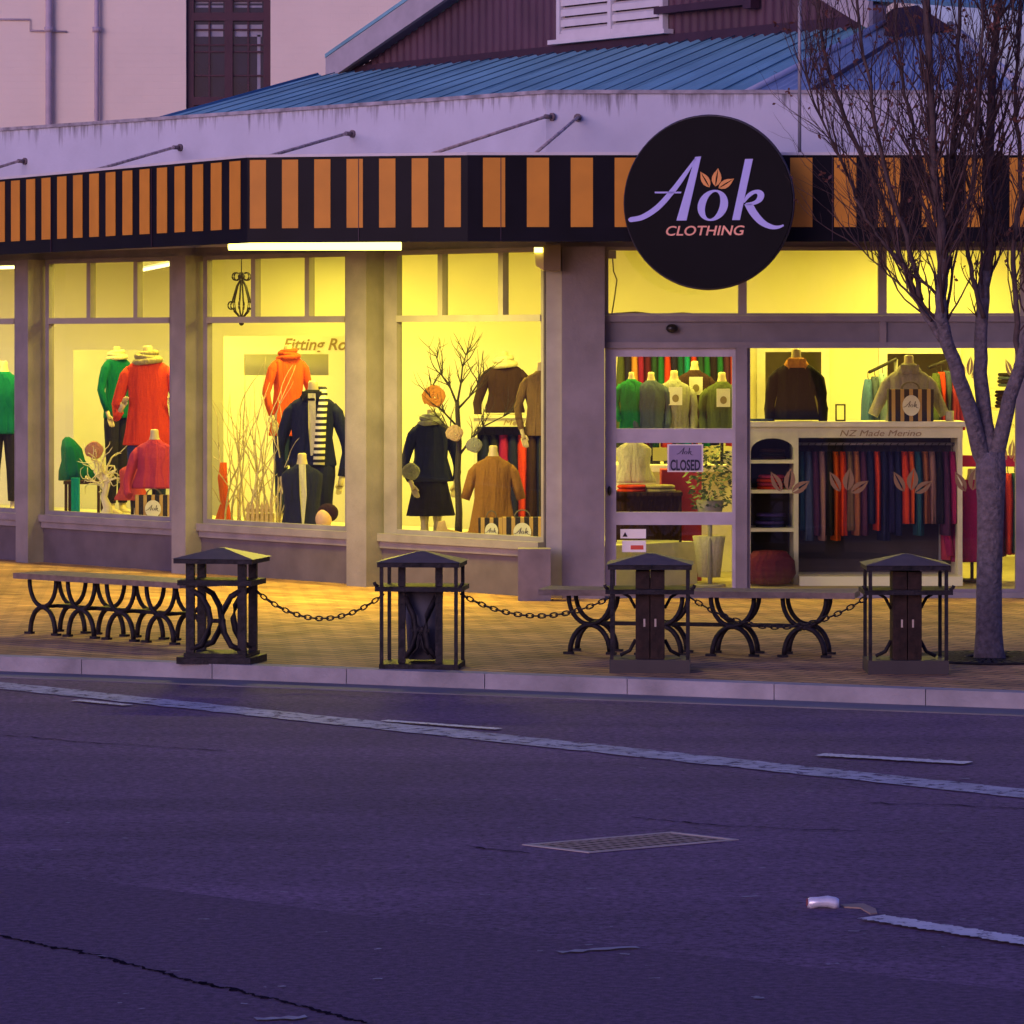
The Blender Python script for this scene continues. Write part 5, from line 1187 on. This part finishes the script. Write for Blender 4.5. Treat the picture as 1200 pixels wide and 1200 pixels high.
def bench(label, pxa, pya, pxb, pyb, nleg, lip=.10):
    A_ = Vector((PX(pxa, ground_at(pya)), ground_at(pya), 0)); Bb = Vector((PX(pxb, ground_at(pyb)), ground_at(pyb), 0)); d = (Bb-A_); L = d.length; d.normalize(); n_ = Vector((-d.y, d.x, 0))
    t = thing('park_bench', label, 'bench', (A_+Bb)/2, 'backless street benches')
    for j in range(4):
        bm = B(); obox(bm, A_-d*lip+n_*(-.06+j*.10)+Vector((0,0,.395)), d*(L+2*lip), n_*.088, Vector((0,0,.04))); obj('seat_slat', bm, WOODS, t)
    step = L/nleg
    for i in range(nleg):
        ce = A_+d*(step*(i+.5)); bm = B()
        for off in (-.0, .28):
            o_ = ce+n_*off
            tube(bm, arc(o_+Vector((0,0,.39)), d, (0,0,1), .145, .19, math.pi, 2*math.pi, 14), [.016]*15, 7)
            tube(bm, arc(o_+Vector((0,0,.012)), d, (0,0,1), .135, .185, 0, math.pi, 14), [.018]*15, 7)
            for sg in (-1,1): obox(bm, o_+d*(sg*.145)-d*.035-n_*.02, d*.07, n_*.04, Vector((0,0,.016)))
        tube(bm, [ce+Vector((0,0,.2)), ce+n_*.28+Vector((0,0,.2))], .014, 6)
        obj('leg', bm, IRON, t)
    bm = B(); obox(bm, A_+d*step*.5+n_*.125+Vector((0,0,.187)), d*(L-step), n_*.03, Vector((0,0,.026))); obj('stretcher', bm, IRON, t)
bench('long slatted bench with round iron hoop legs right of the centre', 650, 766, 985, 771, 4)
bench('slatted bench with crossed iron hoop legs at the left', 28, 742, 212, 756, 4, .05)
# chains
def chain(label, p, q, sag):
    t_n = int((q-p).length*1.06/.042); bm = B()
    def at(f): v = p.lerp(q, f); v.z -= sag*4*f*(1-f); return v
    for i in range(t_n):
        a_, c_ = at(i/t_n), at((i+1)/t_n); mid = (a_+c_)/2; d = (c_-a_).normalized(); s = Vector((0,0,1)) if i % 2 else d.cross(Vector((0,0,1))).normalized()
        s = (s-d*s.dot(d)).normalized(); pts = [mid+d*.028*math.cos(k*math.pi/5)+s*.014*math.sin(k*math.pi/5) for k in range(11)]
        tube(bm, pts, .005, 5, cap=False)
    solo('hanging_chain', bm, IRON, label, 'chain', 'chains slung between the litter bins')
hz = Vector((0,0,.47))
chain('iron chain slung between the first and second bins from the left', b1+hz+Vector((.22,0,0)), b2_+hz+Vector((-.25,0,0)), .17)
chain('iron chain slung from the second bin to the bin before the bench', b2_+hz+Vector((.25,0,0)), b3+hz+Vector((-.25,0,0)), .13)
chain('iron chain slung between the two rightmost bins', b3+hz+Vector((.25,0,0)), b4+hz+Vector((-.25,0,0)), .19)

# ------------------------------------------------------------------ street tree
random.seed(41)
DT = ground_at(772); T = lambda x, y, o=0.0: P(x, y, DT+o)
tb = Vector((PX(1160,DT), DT, 0))
tree = thing('street_tree', 'bare grey-barked street tree with dark twigs and a few dead leaves', 'tree', tb)
bm = B()
tube(bm, [tb-Vector((0,0,.05)), T(1159,760), T(1159,740), T(1159,690), T(1160,640), T(1161,590), T(1161,555), T(1161,530)], [.115,.098,.089,.085,.085,.090,.102,.095], 20)
TR = []
def limb(pts, r0, r1, o1):
    """pts in photo pixels, swung o1 metres in depth along its length"""
    sp = spline(pts, 4); n = len(sp); pp = [T(x, y, o1*(i/(n-1))) for i, (x, y) in enumerate(sp)]; rr = [r0+(r1-r0)*(i/(n-1))**.8 for i in range(n)]
    pp = [p+Vector((random.gauss(0,.006), random.gauss(0,.006), 0)) for p in pp]
    nb = len(bm.faces); tube(bm, pp, rr, 12 if r0 > .03 else 8); TR.append((pp, rr)); bm.faces.ensure_lookup_table()
    for f in bm.faces[nb:]:
        if f.calc_center_median().z > 2.55+random.gauss(0,.1) or r0 < .025: f.material_index = 1
limb([(1156,550),(1143,505),(1128,455),(1112,410),(1103,372),(1104,320),(1103,262),(1094,180),(1088,90),(1086,-60),(1080,-260)], .062, .018, -.35)
limb([(1109,402),(1088,372),(1066,330),(1050,285),(1024,215),(990,140),(966,60),(950,-60)], .030, .010, .35)
limb([(1160,540),(1153,480),(1150,420),(1152,350),(1160,285),(1158,200),(1163,110),(1168,0),(1172,-200)], .058, .020, .30)
limb([(1164,545),(1180,480),(1196,425),(1215,360),(1232,270),(1240,150),(1250,-60)], .060, .018, -.2)
limb([(1103,330),(1112,262),(1116,190),(1121,120),(1124,30),(1130,-120)], .030, .010, .3)
limb([(1078,352),(1068,300),(1052,250),(1030,170),(1020,100),(1005,20),(1000,-120)], .020, .008, -.35)
limb([(1152,372),(1140,325),(1132,270),(1140,200),(1146,130),(1150,30),(1150,-150)], .018, .008, -.3)
limb([(1196,430),(1190,360),(1188,290),(1196,210),(1190,120),(1196,20),(1200,-150)], .022, .009, .35)
limb([(1100,250),(1082,200),(1064,130),(1052,50),(1046,-80)], .018, .008, .4)
limb([(1060,315),(1036,285),(1010,245),(985,190),(955,120),(942,70)], .014, .005, -.2)
limb([(1090,376),(1062,340),(1036,318),(1008,290)], .010, .004, .2)
limb([(1116,185),(1128,150),(1146,100),(1180,40),(1190,-60)], .014, .006, -.2)
obj('trunk', bm, [BARK, mat('brown upper bark', (.085,.055,.05), .8, var=.35, scale=14, bump=.4)], tree)
bm = B(); ends = []
for pp, rr in TR:
    n = len(pp); main = rr[0] > .05
    for i in range(3, n):
        z = pp[i].z
        if z < 2.05: continue
        cnt = 2 if not main else 3
        for _ in range(cnt if z > 2.6 else 1):
            if random.random() < .22: continue
            f = random.random(); q_ = pp[i-1].lerp(pp[i], f); d = (pp[i]-pp[i-1]).normalized()
            a_ = random.uniform(0, 6.28); side = Vector((math.cos(a_), math.sin(a_)*.7, .15))
            ln = random.uniform(.28,.62)
            branches(bm, q_, d*1.0+side*.62+Vector((0,0,.35)), ln, max(.0048, rr[i]*.32), 2, .30, .32, 5, 2, .55, ends, .13)
obj('twigs', bm, TWIG, tree)
bm = B(); random.shuffle(ends)
for p, d in ends[:520]:
    for _ in range(random.choice((1,2,4))):
        a_ = Vector((random.gauss(0,1), random.gauss(0,1), random.gauss(-.3,1))).normalized()*random.uniform(.022,.048); s = a_.cross(Vector((random.random(),random.random(),random.random()+.1))).normalized()*.011
        vs = [bm.verts.new(v) for v in (p, p+a_*.5+s, p+a_, p+a_*.5-s)]; bm.faces.new(vs)
obj('dead_leaves', bm, mat('dead leaf', (.13,.05,.04), .8, var=.3, scale=30), tree)
# tree grate
t = thing('tree_grate', 'round iron tree grate with radial slots around the trunk', 'tree grate', tb)
bm = B()
for i in range(40):
    a_ = 2*math.pi*i/40; d = Vector((math.cos(a_), math.sin(a_), 0)); s = Vector((-d.y, d.x, 0)); w0, w1 = .006, .028
    prism(bm, [tb+d*.17-s*w0+Vector((0,0,.003)), tb+d*.17+s*w0+Vector((0,0,.003)), tb+d*.50+s*w1+Vector((0,0,.003)), tb+d*.50-s*w1+Vector((0,0,.003))], (0,0,.012))
obj('spokes', bm, IRON, t)
for r_ in (.165, .33, .51):
    bm = B(); pts = arc(tb+Vector((0,0,.008)), (1,0,0), (0,1,0), r_, r_, 0, 2*math.pi, 48); tube(bm, pts, .010, 6, cap=False); obj('ring', bm, IRON, t)
